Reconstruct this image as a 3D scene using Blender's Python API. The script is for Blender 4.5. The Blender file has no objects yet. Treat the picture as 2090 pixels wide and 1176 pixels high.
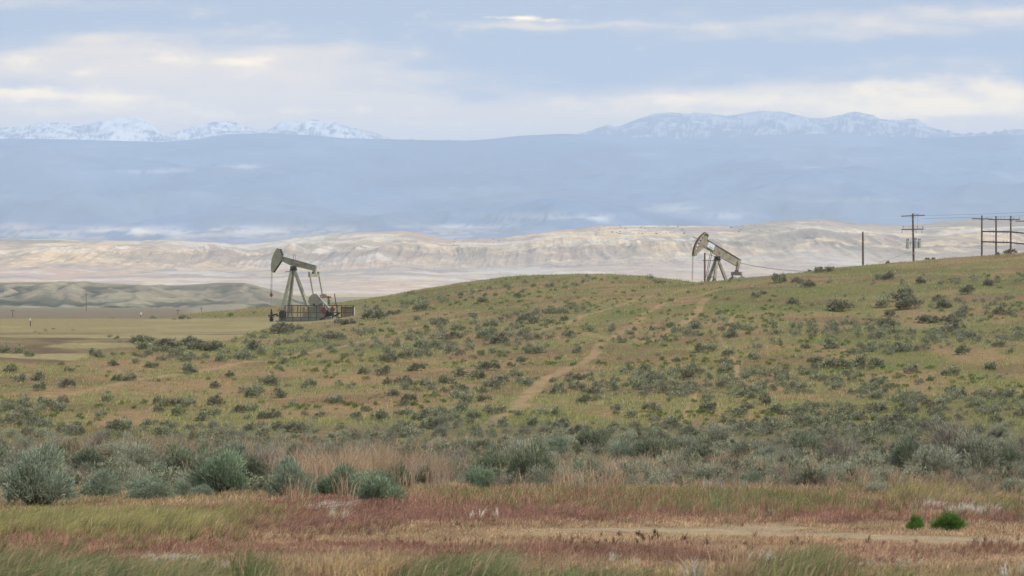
import bpy, math, random
import numpy as np
from mathutils import Vector, Matrix
R = math.radians
SC = bpy.context.scene
COL = SC.collection
rng = np.random.default_rng(7)
random.seed(7)

# ---------------------------------------------------------------- camera
FPX = 5927.0          # focal length in pixels of the 2090 px wide photograph
CX, CY = 1045.0, 560.0   # eye level lies on row 560
cam = bpy.data.cameras.new('camera'); camo = bpy.data.objects.new('camera', cam); COL.objects.link(camo)
camo.location = (0, 0, 0); camo.rotation_euler = (R(90), 0, 0)
cam.sensor_width = 36.0; cam.lens = 36.0 * FPX / 2090.0
cam.shift_y = -(588.0 - CY) / 2090.0
cam.clip_start = 0.5; cam.clip_end = 200000.0
cam.dof.use_dof = True; cam.dof.focus_distance = 330.0; cam.dof.aperture_fstop = 7.1
SC.camera = camo
SC.view_settings.view_transform = 'Standard'; SC.view_settings.look = 'None'
SC.view_settings.exposure = 0.46; SC.view_settings.gamma = 1.0
SC.cycles.volume_bounces = 5

# ---------------------------------------------------------------- sun
SUN_EL, SUN_AZ = 48.0, 122.0      # azimuth clockwise from +Y (the view direction): behind the camera, to the right
sd = bpy.data.lights.new('sun', 'SUN'); so = bpy.data.objects.new('sun', sd); COL.objects.link(so)
sd.energy = 2.5; sd.angle = R(5.0); sd.color = (1.0, 0.95, 0.87)
el, az = R(SUN_EL), R(SUN_AZ)
sdir = Vector((math.cos(el) * math.sin(az), math.cos(el) * math.cos(az), math.sin(el)))
so.rotation_euler = (-sdir).to_track_quat('-Z', 'Y').to_euler()

# ---------------------------------------------------------------- world: sky + drifting cloud layers
class NT:
    """tiny helper to write node graphs"""
    def __init__(s, tree): s.t = tree; s.n = tree.nodes; s.l = tree.links
    def node(s, typ, **kw):
        nd = s.n.new(typ)
        for k, v in kw.items(): setattr(nd, k, v)
        return nd
    def put(s, sock, v):
        if isinstance(v, bpy.types.NodeSocket): s.l.new(v, sock)
        elif v is not None: sock.default_value = v
    def m(s, op, a, b=None, c=None, clamp=False):
        nd = s.node('ShaderNodeMath', operation=op); nd.use_clamp = clamp
        s.put(nd.inputs[0], a); s.put(nd.inputs[1], b)
        if c is not None: s.put(nd.inputs[2], c)
        return nd.outputs[0]
    def comb(s, x, y, z):
        nd = s.node('ShaderNodeCombineXYZ'); s.put(nd.inputs[0], x); s.put(nd.inputs[1], y); s.put(nd.inputs[2], z); return nd.outputs[0]
    def noise(s, vec, scale, detail=4, rough=.55, out=0, dist=0.0):
        nd = s.node('ShaderNodeTexNoise'); s.put(nd.inputs['Vector'], vec); nd.inputs['Scale'].default_value = scale
        nd.inputs['Detail'].default_value = detail; nd.inputs['Roughness'].default_value = rough; nd.inputs['Distortion'].default_value = dist
        return nd.outputs[out]
    def ramp(s, x, lo, hi, a=0.0, b=1.0, smooth=True):
        nd = s.node('ShaderNodeMapRange'); nd.interpolation_type = 'SMOOTHSTEP' if smooth else 'LINEAR'
        s.put(nd.inputs[0], x); s.put(nd.inputs[1], lo); s.put(nd.inputs[2], hi); s.put(nd.inputs[3], a); s.put(nd.inputs[4], b)
        return nd.outputs[0]
    def mix(s, f, a, b, typ='MIX'):
        nd = s.node('ShaderNodeMix', data_type='RGBA', blend_type=typ)
        s.put(nd.inputs[0], f); s.put(nd.inputs[6], a); s.put(nd.inputs[7], b); return nd.outputs[2]

W = bpy.data.worlds.new("World"); SC.world = W; W.use_nodes = True
nt = NT(W.node_tree); W.node_tree.nodes.clear()
out = nt.node('ShaderNodeOutputWorld'); bg = nt.node('ShaderNodeBackground'); bg.inputs[1].default_value = 0.13
nt.l.new(bg.outputs[0], out.inputs[0])
sky = nt.node('ShaderNodeTexSky'); sky.sky_type = 'NISHITA'; sky.sun_disc = False
sky.sun_elevation = el; sky.sun_rotation = az; sky.air_density = 1.2; sky.dust_density = 1.0; sky.ozone_density = 1.5
tc = nt.node('ShaderNodeTexCoord'); sp = nt.node('ShaderNodeSeparateXYZ'); nt.l.new(tc.outputs['Generated'], sp.inputs[0])
ay = nt.m('MAXIMUM', nt.m('ABSOLUTE', sp.outputs[1]), 0.02)
azm = nt.m('DIVIDE', sp.outputs[0], ay)                # azimuth (tangent)
elv = nt.m('DIVIDE', sp.outputs[2], ay)                # elevation (tangent)
# in thousandths of the photo's scale: U 0..2.09 left to right, V 0 = eye level, 0.56 = top edge
U0 = nt.m('ADD', nt.m('MULTIPLY', azm, 5.927), 1.045); V0 = nt.m('MULTIPLY', elv, 5.927)
wn = nt.node('ShaderNodeSeparateColor'); nt.l.new(nt.noise(nt.comb(nt.m('MULTIPLY', U0, 1.6), nt.m('MULTIPLY', V0, 6.0), 3.1), 1.6, 5, .55, out=1), wn.inputs[0])
U = nt.m('ADD', U0, nt.m('MULTIPLY', nt.m('SUBTRACT', wn.outputs[0], .5), .40))
V = nt.m('ADD', V0, nt.m('MULTIPLY', nt.m('SUBTRACT', wn.outputs[1], .5), .10))
def blob(cx, cy, rx, ry, amp, p=2.0):
    """an elongated cloud bank; cx, cy, rx, ry in photo pixels / 1000, cy counted from the top edge"""
    a = nt.m('POWER', nt.m('ABSOLUTE', nt.m('DIVIDE', nt.m('SUBTRACT', U, cx), rx)), p)
    b = nt.m('POWER', nt.m('ABSOLUTE', nt.m('DIVIDE', nt.m('SUBTRACT', V, .56 - cy), ry)), p)
    return nt.m('MULTIPLY', nt.m('EXPONENT', nt.m('MULTIPLY', nt.m('ADD', a, b), -1.0)), amp)
def total(lst):
    s = lst[0]
    for x in lst[1:]: s = nt.m('ADD', s, x)
    return s
stretch = nt.noise(nt.comb(nt.m('MULTIPLY', U0, 2.2), nt.m('MULTIPLY', V0, 13.0), 7.7), 2.0, 6, .58)
billow = nt.noise(nt.comb(nt.m('MULTIPLY', U0, 5.0), nt.m('MULTIPLY', V0, 12.0), 1.7), 2.2, 7, .6)
grey = total([blob(.30, .135, .55, .055, .85, 3.0), blob(.10, .235, .95, .05, .95, 3.0), blob(.72, .20, .32, .07, .35), blob(1.0, .265, 3.2, .045, .85, 3.0),
              blob(1.95, .225, .60, .075, .95, 3.0), blob(1.45, .215, .35, .04, .7), blob(2.0, .03, .55, .022, .6), blob(1.12, .045, .35, .012, .5),
              blob(1.75, .065, .55, .018, .4), blob(.10, .012, .55, .018, .35), blob(1.9, .125, .35, .02, .25), blob(.5, .06, .3, .014, .3)])
gm = nt.ramp(nt.m('ADD', grey, nt.m('MULTIPLY', nt.m('SUBTRACT', nt.m('ADD', nt.m('MULTIPLY', stretch, .6), nt.m('MULTIPLY', billow, .4)), .5), 1.2)), .10, .95)
cream = total([blob(.05, .200, .30, .018, .9), blob(.42, .125, .13, .018, .55), blob(1.95, .21, .48, .05, .75), blob(1.92, .235, .10, .022, .7), blob(1.42, .205, .22, .016, .5),
               blob(.38, .235, .8, .018, .45), blob(1.07, .030, .12, .006, .62), blob(.14, .155, .06, .012, .5), blob(.04, .125, .05, .02, .5)])
cm_ = nt.ramp(nt.m('ADD', cream, nt.m('MULTIPLY', nt.m('SUBTRACT', billow, .5), 1.5)), .15, 1.0)
up = nt.ramp(elv, .12, .9)                              # higher up the cloud layer is thinner
base = nt.mix(nt.m('MULTIPLY', nt.m('SUBTRACT', 1.0, up), .88), sky.outputs[0], (1.9, 2.15, 2.8, 1))
s1 = nt.mix(nt.m('MULTIPLY', gm, .85), base, (11.4, 8.0, 3.7, 1))
s2 = nt.mix(nt.m('MULTIPLY', cm_, .9), s1, (19.0, 13.4, 4.6, 1))
high = nt.noise(tc.outputs['Generated'], 3.0, 5, .6)
s3 = nt.mix(nt.m('MULTIPLY', nt.m('MULTIPLY', nt.ramp(high, .40, .62), up), .8), s2, (7.2, 7.9, 8.8, 1))
nt.l.new(s3, bg.inputs[0])

# ---------------------------------------------------------------- numpy helpers
def lin(r, g, b):
    f = lambda c: (c / 255.0 / 12.92) if c <= 10 else ((c / 255.0 + .055) / 1.055) ** 2.4
    return np.array([f(r), f(g), f(b)])
def _h(ix, iy, seed):
    h = (ix.astype(np.int64) * 374761393 + iy.astype(np.int64) * 668265263 + seed * 1442695041) & 0x7fffffff
    h = ((h ^ (h >> 13)) * 1274126177) & 0x7fffffff
    return ((h ^ (h >> 16)) & 0xffffff) / float(0xffffff)
def vnoise(x, y, seed=0):
    xi = np.floor(x); yi = np.floor(y); fx = x - xi; fy = y - yi
    fx = fx * fx * fx * (fx * (fx * 6 - 15) + 10); fy = fy * fy * fy * (fy * (fy * 6 - 15) + 10)
    a = _h(xi, yi, seed); b = _h(xi + 1, yi, seed); c = _h(xi, yi + 1, seed); d = _h(xi + 1, yi + 1, seed)
    return (a + (b - a) * fx) * (1 - fy) + (c + (d - c) * fx) * fy
def fbm(x, y, seed=0, octv=5, gain=.5):
    s = 0.0; a = 1.0; t = 0.0; ca, sa = .8, .6
    for o in range(octv):
        s = s + a * vnoise(x, y, seed + o * 17); t += a; a *= gain
        x, y = (x * ca - y * sa) * 2.03 + 5.3, (x * sa + y * ca) * 2.03 - 3.1
    return s / t
def ridged(x, y, seed=0, octv=5, gain=.5):
    s = 0.0; a = 1.0; t = 0.0; ca, sa = .8, .6
    for o in range(octv):
        s = s + a * (1 - np.abs(2 * vnoise(x, y, seed + o * 31) - 1)); t += a; a *= gain
        x, y = (x * ca - y * sa) * 2.1 + 1.3, (x * sa + y * ca) * 2.1 + 7.1
    return s / t
def sst(a, b, x):
    t = np.clip((x - a) / (b - a), 0, 1); return t * t * (3 - 2 * t)
def lerp3(c, d, m):
    return c + (np.asarray(d) - c) * m[..., None]
def smooth_curve(pts):
    p = np.array(pts, float)
    xs = np.arange(p[0, 0], p[-1, 0] + 1, 4.0); ys = np.interp(xs, p[:, 0], p[:, 1])
    k = np.hanning(9); k /= k.sum()
    ys = np.convolve(np.pad(ys, 4, mode='edge'), k, 'valid')
    return lambda u: np.interp(u, xs, ys)

def mesh_from(name, V_, F_, mat, cols=None, smooth=False, parent=None, flat_n=None):
    """V_ (n,3); F_ (m,k) numpy, k 3 or 4; cols (n,3) -> attribute Col"""
    me = bpy.data.meshes.new(name); V_ = np.ascontiguousarray(V_, np.float32); F_ = np.ascontiguousarray(F_, np.int32)
    n = len(V_); m_, k = F_.shape
    me.vertices.add(n); me.vertices.foreach_set('co', V_.ravel())
    me.loops.add(m_ * k); me.loops.foreach_set('vertex_index', F_.ravel())
    me.polygons.add(m_); me.polygons.foreach_set('loop_start', np.arange(0, m_ * k, k, dtype=np.int32))
    me.update(calc_edges=True)
    if smooth: me.polygons.foreach_set('use_smooth', np.ones(m_, bool))
    if cols is not None:
        a = me.color_attributes.new('Col', 'FLOAT_COLOR', 'POINT')
        c = np.ones((n, 4), np.float32); c[:, :3] = cols; a.data.foreach_set('color', c.ravel())
    if mat is not None: me.materials.append(mat)
    o = bpy.data.objects.new(name, me); COL.objects.link(o)
    if parent is not None: o.parent = parent
    return o
def grid_faces(nu, nv):
    i = np.arange(nu - 1)[:, None] * nv + np.arange(nv - 1)[None, :]
    i = i.ravel(); return np.stack([i, i + nv, i + nv + 1, i + 1], 1)
def tag(o, label=None, cat=None, group=None, kind=None):
    if label: o['label'] = label
    if cat: o['category'] = cat
    if group: o['group'] = group
    if kind: o['kind'] = kind
    return o

# ---------------------------------------------------------------- materials
def mat_col(name, rough=.9, var=.0, scale=1.0, bump=0.0, transl=0.0, spec=.15, bscale=None, octv=6):
    m = bpy.data.materials.new(name); m.use_nodes = True; t = NT(m.node_tree); t.n.clear()
    o = t.node('ShaderNodeOutputMaterial'); p = t.node('ShaderNodeBsdfPrincipled')
    p.inputs['Roughness'].default_value = rough; p.inputs['Specular IOR Level'].default_value = spec
    a = t.node('ShaderNodeAttribute'); a.attribute_name = 'Col'; c = a.outputs['Color']
    g = t.node('ShaderNodeNewGeometry')
    if var:
        nz = t.noise(g.outputs['Position'], scale, octv, .65)
        f = t.ramp(nz, .3, .7, 1 - var, 1 + var, smooth=False)
        cc = t.comb(f, f, f); c = t.mix(1.0, c, cc, 'MULTIPLY')
    if bump:
        b = t.node('ShaderNodeBump'); b.inputs['Strength'].default_value = 1.0; b.inputs['Distance'].default_value = bump
        t.l.new(t.noise(g.outputs['Position'], bscale or scale, octv, .65), b.inputs['Height']); t.l.new(b.outputs[0], p.inputs['Normal'])
    t.put(p.inputs['Base Color'], c)
    if transl:
        tr = t.node('ShaderNodeBsdfTranslucent'); t.put(tr.inputs[0], c); mx = t.node('ShaderNodeMixShader'); mx.inputs[0].default_value = transl
        t.l.new(p.outputs[0], mx.inputs[1]); t.l.new(tr.outputs[0], mx.inputs[2]); t.l.new(mx.outputs[0], o.inputs[0])
    else: t.l.new(p.outputs[0], o.inputs[0])
    return m
def mat_plain(name, rgb, rough=.6, metal=0.0, var=.25, scale=2.0, rust=0.0, rustcol=(.16, .07, .035), spec=.3):
    m = bpy.data.materials.new(name); m.use_nodes = True; t = NT(m.node_tree); t.n.clear()
    o = t.node('ShaderNodeOutputMaterial'); p = t.node('ShaderNodeBsdfPrincipled'); t.l.new(p.outputs[0], o.inputs[0])
    p.inputs['Roughness'].default_value = rough; p.inputs['Metallic'].default_value = metal; p.inputs['Specular IOR Level'].default_value = spec
    tcn = t.node('ShaderNodeTexCoord'); ob = tcn.outputs['Object']
    f = t.ramp(t.noise(ob, scale, 6, .65), .3, .7, 1 - var, 1 + var, smooth=False)
    c = t.mix(1.0, (*rgb, 1), t.comb(f, f, f), 'MULTIPLY')
    if rust: c = t.mix(t.m('MULTIPLY', t.ramp(t.noise(ob, scale * 2.3, 7, .7), .58 - .2 * rust, .72 - .1 * rust), min(1, rust + .3)), c, (*rustcol, 1))
    t.put(p.inputs['Base Color'], c); return m

M_ground = mat_col('ground_soil', var=.30, scale=2.3, bump=.05, rough=.95, spec=.05, octv=8)
M_far = mat_col('far_hills', var=.20, scale=.05, rough=1.0, spec=0.0)
M_mtn = mat_col('mountain_forest', var=.35, scale=.0015, rough=1.0, spec=0.0)
M_snow = mat_col('mountain_rock_snow', rough=1.0, spec=0.0)
M_leaf = mat_col('leaves', rough=.8, transl=.25, spec=.12)
M_grass = mat_col('grass_blades', rough=.75, transl=.3, spec=.15)
M_twig = mat_plain('twig_bark', (.13, .10, .075), rough=.95, var=.3, scale=8)

# ---------------------------------------------------------------- near ground: profile per azimuth (columns of the photo), rows as (distance, row)
common = [(10, 560 + 2.0 / 10 * FPX), (20, 1271), (30, 1172), (40, 1122), (50, 1080), (60, 1046), (70, 1016), (95, 958), (115, 925), (130, 903)]
colsY = {
 -1200: [(150, 880), (200, 770), (260, 700), (330, 668), (410, 651), (480, 646), (560, 648)],
 -300: [(150, 872), (180, 800), (213, 738), (260, 704), (330, 673), (383, 657), (410, 651), (480, 649), (560, 648)],
 0:    [(150, 866), (180, 800), (213, 736), (260, 704), (330, 673), (383, 657), (410, 651), (480, 649), (560, 648)],
 300:  [(150, 860), (200, 768), (238, 710), (262, 703), (330, 673), (383, 657), (410, 651), (470, 649), (560, 648)],
 430:  [(150, 857), (200, 772), (262, 700), (300, 686), (340, 668), (383, 657.5), (410, 652), (445, 644), (490, 637), (560, 644)],
 560:  [(150, 853), (200, 774), (270, 700), (335, 668), (362, 660), (383, 657), (412, 650), (445, 634), (490, 624), (560, 636)],
 650:  [(150, 851), (200, 773), (270, 696), (340, 668), (366, 660), (385, 656.5), (410, 650), (450, 630), (500, 622), (560, 634)],
 740:  [(150, 848), (200, 770), (270, 692), (335, 658), (366, 647), (390, 640), (430, 622), (480, 610), (560, 626)],
 900:  [(150, 845), (200, 768), (260, 712), (350, 638), (400, 607), (430, 591), (465, 582), (560, 610)],
 1050: [(150, 842), (200, 765), (260, 706), (350, 624), (400, 588), (430, 572), (455, 560), (560, 600)],
 1170: [(150, 842), (200, 762), (260, 696), (340, 618), (400, 580), (430, 565), (455, 556), (560, 596)],
 1300: [(150, 842), (200, 760), (260, 690), (330, 616), (380, 583), (420, 568), (445, 559.5), (560, 596)],
 1410: [(150, 842), (200, 758), (260, 684), (330, 606), (365, 582), (378, 574), (398, 594), (430, 586), (450, 572), (560, 602)],
 1500: [(150, 841), (200, 756), (260, 680), (330, 600), (365, 574), (378, 567), (398, 592), (430, 592), (460, 585), (560, 605)],
 1560: [(150, 840), (200, 755), (260, 678), (330, 596), (370, 566), (385, 560), (405, 582), (450, 590), (560, 610)],
 1700: [(150, 842), (200, 756), (260, 672), (340, 580), (380, 551), (396, 544), (430, 562), (470, 580), (560, 605)],
 1850: [(150, 845), (200, 758), (260, 668), (350, 566), (390, 538), (408, 532), (440, 545), (480, 565), (560, 600)],
 2000: [(150, 848), (200, 760), (260, 666), (350, 558), (390, 529), (412, 521), (440, 533), (480, 550), (560, 590)],
 2090: [(150, 850), (200, 762), (260, 664), (350, 552), (390, 523), (415, 514), (440, 526), (480, 545), (560, 585)],
 2500: [(150, 850), (200, 762), (260, 660), (350, 544), (400, 508), (430, 497), (480, 525), (560, 570)],
 3300: [(150, 852), (200, 762), (260, 660), (350, 548), (400, 515), (430, 505), (480, 525), (560, 570)],
}
farprof = [(700, -10.5), (1000, -13.5), (1500, -18.0), (2200, -25.0), (2800, -31.0), (3500, -37.0), (5200, -52.0), (7000, -60.0)]
YG = np.exp(np.linspace(np.log(10), np.log(7000), 900))
SK = np.array(sorted(colsY)); ZC = []
for k in SK:
    pr = [(y, -(p - CY) / FPX * y) for y, p in common + colsY[k]] + farprof
    a = np.array(pr); z = np.interp(np.log(YG), np.log(a[:, 0]), a[:, 1])
    kk = np.hanning(15); kk /= kk.sum(); z = np.convolve(np.pad(z, 7, mode='edge'), kk, 'valid'); ZC.append(z)
ZC = np.array(ZC); SU = np.arange(-1200, 3301, 20.0)
ZG = np.array([np.interp(SU, SK, ZC[:, j]) for j in range(len(YG))]).T
kk = np.hanning(9); kk /= kk.sum()
ZG = np.apply_along_axis(lambda c: np.convolve(np.pad(c, 4, mode='edge'), kk, 'valid'), 0, ZG)
def Zg(X, Y):
    X = np.asarray(X, float); Y = np.asarray(Y, float)
    u = np.clip(CX + FPX * X / np.maximum(Y, 10), SU[0], SU[-1] - .01)
    yy = np.clip(Y, 10.01, 6999)
    fu = (u - SU[0]) / 20.0; iu = np.floor(fu).astype(int); fu -= iu
    fy = (np.log(yy) - math.log(10)) / (math.log(7000) - math.log(10)) * 899; iy = np.clip(np.floor(fy).astype(int), 0, 898); fy -= iy
    z = (ZG[iu, iy] * (1 - fu) + ZG[iu + 1, iy] * fu) * (1 - fy) + (ZG[iu, iy + 1] * (1 - fu) + ZG[iu + 1, iy + 1] * fu) * fy
    amp = .16 * sst(60, 130, Y) + .04
    pad = sst(262, 300, Y) * (1 - sst(405, 430, Y)) * (1 - sst(560, 700, u))          # levelled gravel pad of the first pump
    n = (fbm(X / 7.0, Y / 9.0, 3, 4) - .5) * amp * 2.4 + (fbm(X / 1.7, Y / 2.2, 9, 3) - .5) * amp * .8
    n += (fbm(X / 26.0, Y / 40.0, 5, 3) - .5) * 1.3 * sst(140, 200, Y) * (1 - sst(330, 380, Y))
    return z + n * (1 - .93 * pad)
def prow(X, Y): return CY - FPX * Zg(X, Y) / Y
def ground_at(px, py, ymin=24, ymax=520):
    """first ground point (from the camera outwards) seen on pixel (px, py); arrays allowed"""
    px = np.atleast_1d(np.asarray(px, float)); py = np.atleast_1d(np.asarray(py, float))
    Ys = np.exp(np.linspace(math.log(ymin), math.log(ymax), 500))
    Xm = (px[:, None] - CX) / FPX * Ys[None, :]
    rows = CY - FPX * Zg(Xm, np.broadcast_to(Ys, Xm.shape)) / Ys[None, :]
    hit = rows <= py[:, None]; idx = np.where(hit.any(1), hit.argmax(1), rows.argmin(1))
    i0 = np.clip(idx - 1, 0, None); r = np.arange(len(px)); ra, rb = rows[r, i0], rows[r, idx]
    t = np.where(np.abs(rb - ra) > 1e-6, np.clip((py - ra) / (rb - ra + 1e-12), 0, 1), 0)
    Y = Ys[i0] + (Ys[idx] - Ys[i0]) * t; X = (px - CX) / FPX * Y
    return X, Y, Zg(X, Y)

# ---- ground cover zones; all masks are fixed to places on the ground
def seg_mask(X, Y, pts, w, nz):
    """mask 1 on a worn track through ground points, w = half width in metres"""
    d = np.full(np.shape(X), 1e9)
    for (x0, y0), (x1, y1) in zip(pts[:-1], pts[1:]):
        dx, dy = x1 - x0, y1 - y0; L = dx * dx + dy * dy + 1e-9
        t = np.clip(((X - x0) * dx + (Y - y0) * dy) / L, 0, 1)
        d = np.minimum(d, np.hypot(X - (x0 + t * dx), Y - (y0 + t * dy)))
    return 1 - sst(w * .55, w * 1.3, d + (nz - .5) * w)
def track(pixpts):
    p = np.array(pixpts, float); X, Y, Z = ground_at(p[:, 0], p[:, 1]); return list(zip(X, Y))
TRACKS = [(track([(985, 905), (1000, 870), (1055, 835), (1085, 800), (1110, 775), (1160, 752), (1200, 735), (1225, 700), (1290, 668), (1310, 645), (1370, 615), (1430, 603), (1500, 585)]), .5),
          (track([(1190, 680), (1240, 690), (1330, 700), (1420, 640), (1440, 610)]), .45),
          (track([(1100, 680), (1180, 650), (1270, 622), (1400, 590)]), .5),
          (track([(20, 815), (150, 805), (300, 772), (420, 755), (560, 735), (700, 708), (860, 668), (1000, 640)]), .45),
          (track([(1395, 860), (1420, 800), (1500, 780), (1505, 740), (1470, 690), (1500, 640)]), .16)]
C_soil = lin(172, 138, 100); C_tan = lin(165, 140, 100); C_olive = lin(148, 139, 90); C_green = lin(116, 122, 68)
C_red = lin(138, 98, 84); C_redd = lin(104, 58, 54); C_pad = lin(176, 160, 112); C_brown = lin(120, 92, 76); C_dry = lin(182, 150, 118)
C_road = lin(192, 168, 130)
def zones(X, Y, tracks=True):
    u = CX + FPX * X / Y
    v = CY - FPX * Zg(X, Y) / Y
    z = {}
    n1 = fbm(X / 4.0, Y / 9.0, 21, 4); n2 = fbm(X / 1.6, Y / 3.2, 22, 4); n3 = fbm(X / 14.0, Y / 25.0, 23, 4)
    z['n1'], z['n2'], z['n3'] = n1, n2, n3
    wv = v + (n1 - .5) * 44 + (n2 - .5) * 22 + (n3 - .5) * 30
    z['hill'] = sst(126, 150, Y)
    edge = np.interp(u, [-1200, 0, 120, 250, 330, 460, 560, 700, 740], [196, 212, 214, 232, 262, 268, 345, 372, 372])
    z['plain'] = sst(edge - 3, edge + 3, Y + (n1 - .5) * 10) * (1 - sst(700, 745, u)) * (1 - sst(410, 432, Y) * sst(370, 400, u))
    z['track'] = 0.0
    if tracks:
        Xf = np.ravel(X); Yf = np.ravel(Y); tk = np.zeros(Xf.shape); hi = np.where((Yf > 118) & (Yf < 460))[0]
        if len(hi):
            nz = fbm(Xf[hi] / 1.3, Yf[hi] / 1.9, 41, 3)
            for pts, w in TRACKS: tk[hi] = np.maximum(tk[hi], seg_mask(Xf[hi], Yf[hi], pts, w, nz))
        z['track'] = tk.reshape(np.shape(X))
    # rows of the verge: two wheel tracks of the old road on the right, dry grass between, red cheatgrass on both sides
    z['road'] = np.exp(-((wv - np.interp(u, [800, 1100, 1400, 2090], [1086, 1078, 1086, 1098])) / 15.0) ** 2) * sst(820, 1300, u)
    z['dry'] = np.exp(-((wv - np.interp(u, [0, 400, 700, 1045, 1500, 2090], [1150, 1118, 1100, 1090, 1092, 1100])) / 26.0) ** 2)
    z['red'] = np.clip(np.exp(-((wv - np.interp(u, [0, 400, 700, 1045, 1400, 2090], [1090, 1062, 1050, 1042, 1040, 1052])) / 21.0) ** 2)
                       + .9 * np.exp(-((wv - np.interp(u, [0, 700, 1400, 2090], [1135, 1112, 1135, 1140])) / 18.0) ** 2) * sst(.42, .56, n3 + .1), 0, 1)
    return u, v, z
def ground_col(X, Y):
    u, v, z = zones(X, Y); n1, n2, n3 = z['n1'], z['n2'], z['n3']
    c = np.ones(X.shape + (3,)) * C_dry * .8
    c = lerp3(c, C_red, np.clip(z['red'] * .45, 0, 1)); c = lerp3(c, C_dry, z['dry']); c = lerp3(c, C_road, z['road'] * .9)
    belt = sst(66, 76, Y)
    c = lerp3(c, lin(122, 114, 88), belt * .9)
    h = lerp3(np.ones_like(c) * C_olive, C_soil, sst(.50, .62, n1) * .75)
    h = lerp3(h, C_soil, sst(.56, .66, n2) * .55); h = lerp3(h, C_green, sst(.50, .66, n3) * .55)
    h = lerp3(h, C_brown, sst(.55, .68, fbm(X / 10, Y / 7, 61, 3)) * .4)
    c = lerp3(c, h, z['hill'])
    c = lerp3(c, lin(190, 156, 114), np.clip(z['track'] * z['hill'] * (.0 + 1.35 * z['n2']) , 0, .72))
    p = lerp3(np.ones_like(c) * C_pad, C_brown * .85, sst(.46, .56, fbm(X / 16, Y / 14, 71, 4) + .12 * (1 - sst(262, 300, Y))) * .8 * (1 - sst(300, 325, Y)))
    p = lerp3(p, lin(160, 140, 98), sst(.5, .6, fbm(X / 9, Y / 20, 72, 3)) * .5)
    p = lerp3(p, lin(150, 130, 102), sst(408, 425, Y)); p = lerp3(p, lin(150, 140, 104), sst(412, 422, Y) * (1 - sst(425, 470, Y)) * .6)
    far = fbm(X / 160, Y / 500, 73, 4)
    p = lerp3(p, lin(150, 140, 108), sst(900, 1500, Y) * sst(.45, .55, far)); p = lerp3(p, lin(150, 132, 104), sst(600, 900, Y) * (1 - sst(1300, 1900, Y)) * .6)
    c = lerp3(c, p, z['plain']) * .62
    beyond = sst(560, 640, Y) * (1 - z['plain'])
    c = lerp3(c, lin(150, 138, 112) * .8, beyond); c = lerp3(c, lin(196, 176, 120), beyond * sst(2600, 2900, Y))
    c = lerp3(c, lin(120, 122, 110), sst(1500, 1900, Y) * (1 - sst(2500, 2800, Y)) * sst(600, 760, u) * .8)
    return c
sg = np.concatenate([np.linspace(-.62, -.215, 70)[:-1], np.linspace(-.215, .215, 760), np.linspace(.215, .62, 70)[1:]])
yg = np.concatenate([np.exp(np.linspace(math.log(4), math.log(560), 640)), np.exp(np.linspace(math.log(570), math.log(7000), 130))])
SS, YY = np.meshgrid(sg, yg, indexing='ij')
XX = SS * (YY + 25 * np.exp(-YY / 80)); XX = np.where(np.abs(SS) < .215, SS * YY * 1.0 + (XX - SS * YY), XX)
ZZ = Zg(XX, YY)
ground = mesh_from('ground', np.stack([XX, YY, ZZ], -1).reshape(-1, 3), grid_faces(len(sg), len(yg)), M_ground, ground_col(XX, YY).reshape(-1, 3), smooth=True)
tag(ground, kind='structure')
# wide low sheet that carries the country out to the mountains
q = np.linspace(-42000, 42000, 43); r_ = np.linspace(-300, 50000, 40)
A, B = np.meshgrid(q, r_, indexing='ij')
pl = mesh_from('valley_floor', np.stack([A, B, np.full_like(A, -68.0) - (fbm(A / 4000, B / 4000, 1, 3)) * 6], -1).reshape(-1, 3), grid_faces(43, 40), M_far, np.ones((43 * 40, 3)) * lin(150, 138, 118), smooth=True)
tag(pl, kind='structure')

# ---------------------------------------------------------------- gullied grey green hills on the left, 3 to 4 km away
hs = smooth_curve([(-1500, 572), (-600, 570), (0, 577), (80, 576), (150, 575), (230, 579), (300, 583), (370, 582.5), (450, 577), (500, 577.5), (545, 589), (600, 604), (660, 614), (720, 618), (800, 626), (1000, 640)])
us = np.linspace(-1400, 900, 760); ts = np.linspace(0, 1, 110)
UU, TT = np.meshgrid(us, ts, indexing='ij'); YY = 2050 + TT * 1100
XX = (UU - CX) / FPX * YY
ztop = -(hs(UU) - CY) / FPX * 2600; prof = np.where(TT < .5, sst(0, 1, TT / .5) ** .8, 1 - .6 * sst(.5, 1, TT))
zb = -25.5
wx = XX + 26 * (fbm(XX / 60, YY / 90, 4, 3) - .5) + .10 * (YY - 2300)
gul = ridged(wx / 30.0, YY / 600.0, 5, 3, .45); rel = np.clip(np.sin(np.clip(TT / .5, 0, 1) * math.pi), 0, 1) ** .7
ZZ = zb + (ztop - zb) * prof + (gul - .62) * 11 * rel + (fbm(XX / 100, YY / 100, 8, 4) - .5) * 3 * rel
c = np.ones(XX.shape + (3,)) * lin(142, 130, 104)
pt = fbm(XX / 45, YY / 120, 15, 4)
c = lerp3(c, lin(46, 50, 38), sst(.70, .54, gul) * .85 * rel * sst(.36, .46, pt))  # dark scrub streaks, with gully shading deepened in the colour
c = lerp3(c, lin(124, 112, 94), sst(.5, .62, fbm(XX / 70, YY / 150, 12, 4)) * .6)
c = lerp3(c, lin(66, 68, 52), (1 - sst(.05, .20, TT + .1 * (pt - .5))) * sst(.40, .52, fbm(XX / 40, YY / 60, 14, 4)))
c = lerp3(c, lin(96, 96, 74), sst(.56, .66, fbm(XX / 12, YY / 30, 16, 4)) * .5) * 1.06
hl = mesh_from('gully_hills', np.stack([XX, YY, ZZ], -1).reshape(-1, 3), grid_faces(760, 110), M_far, c.reshape(-1, 3), smooth=True); tag(hl, kind='structure')

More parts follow.
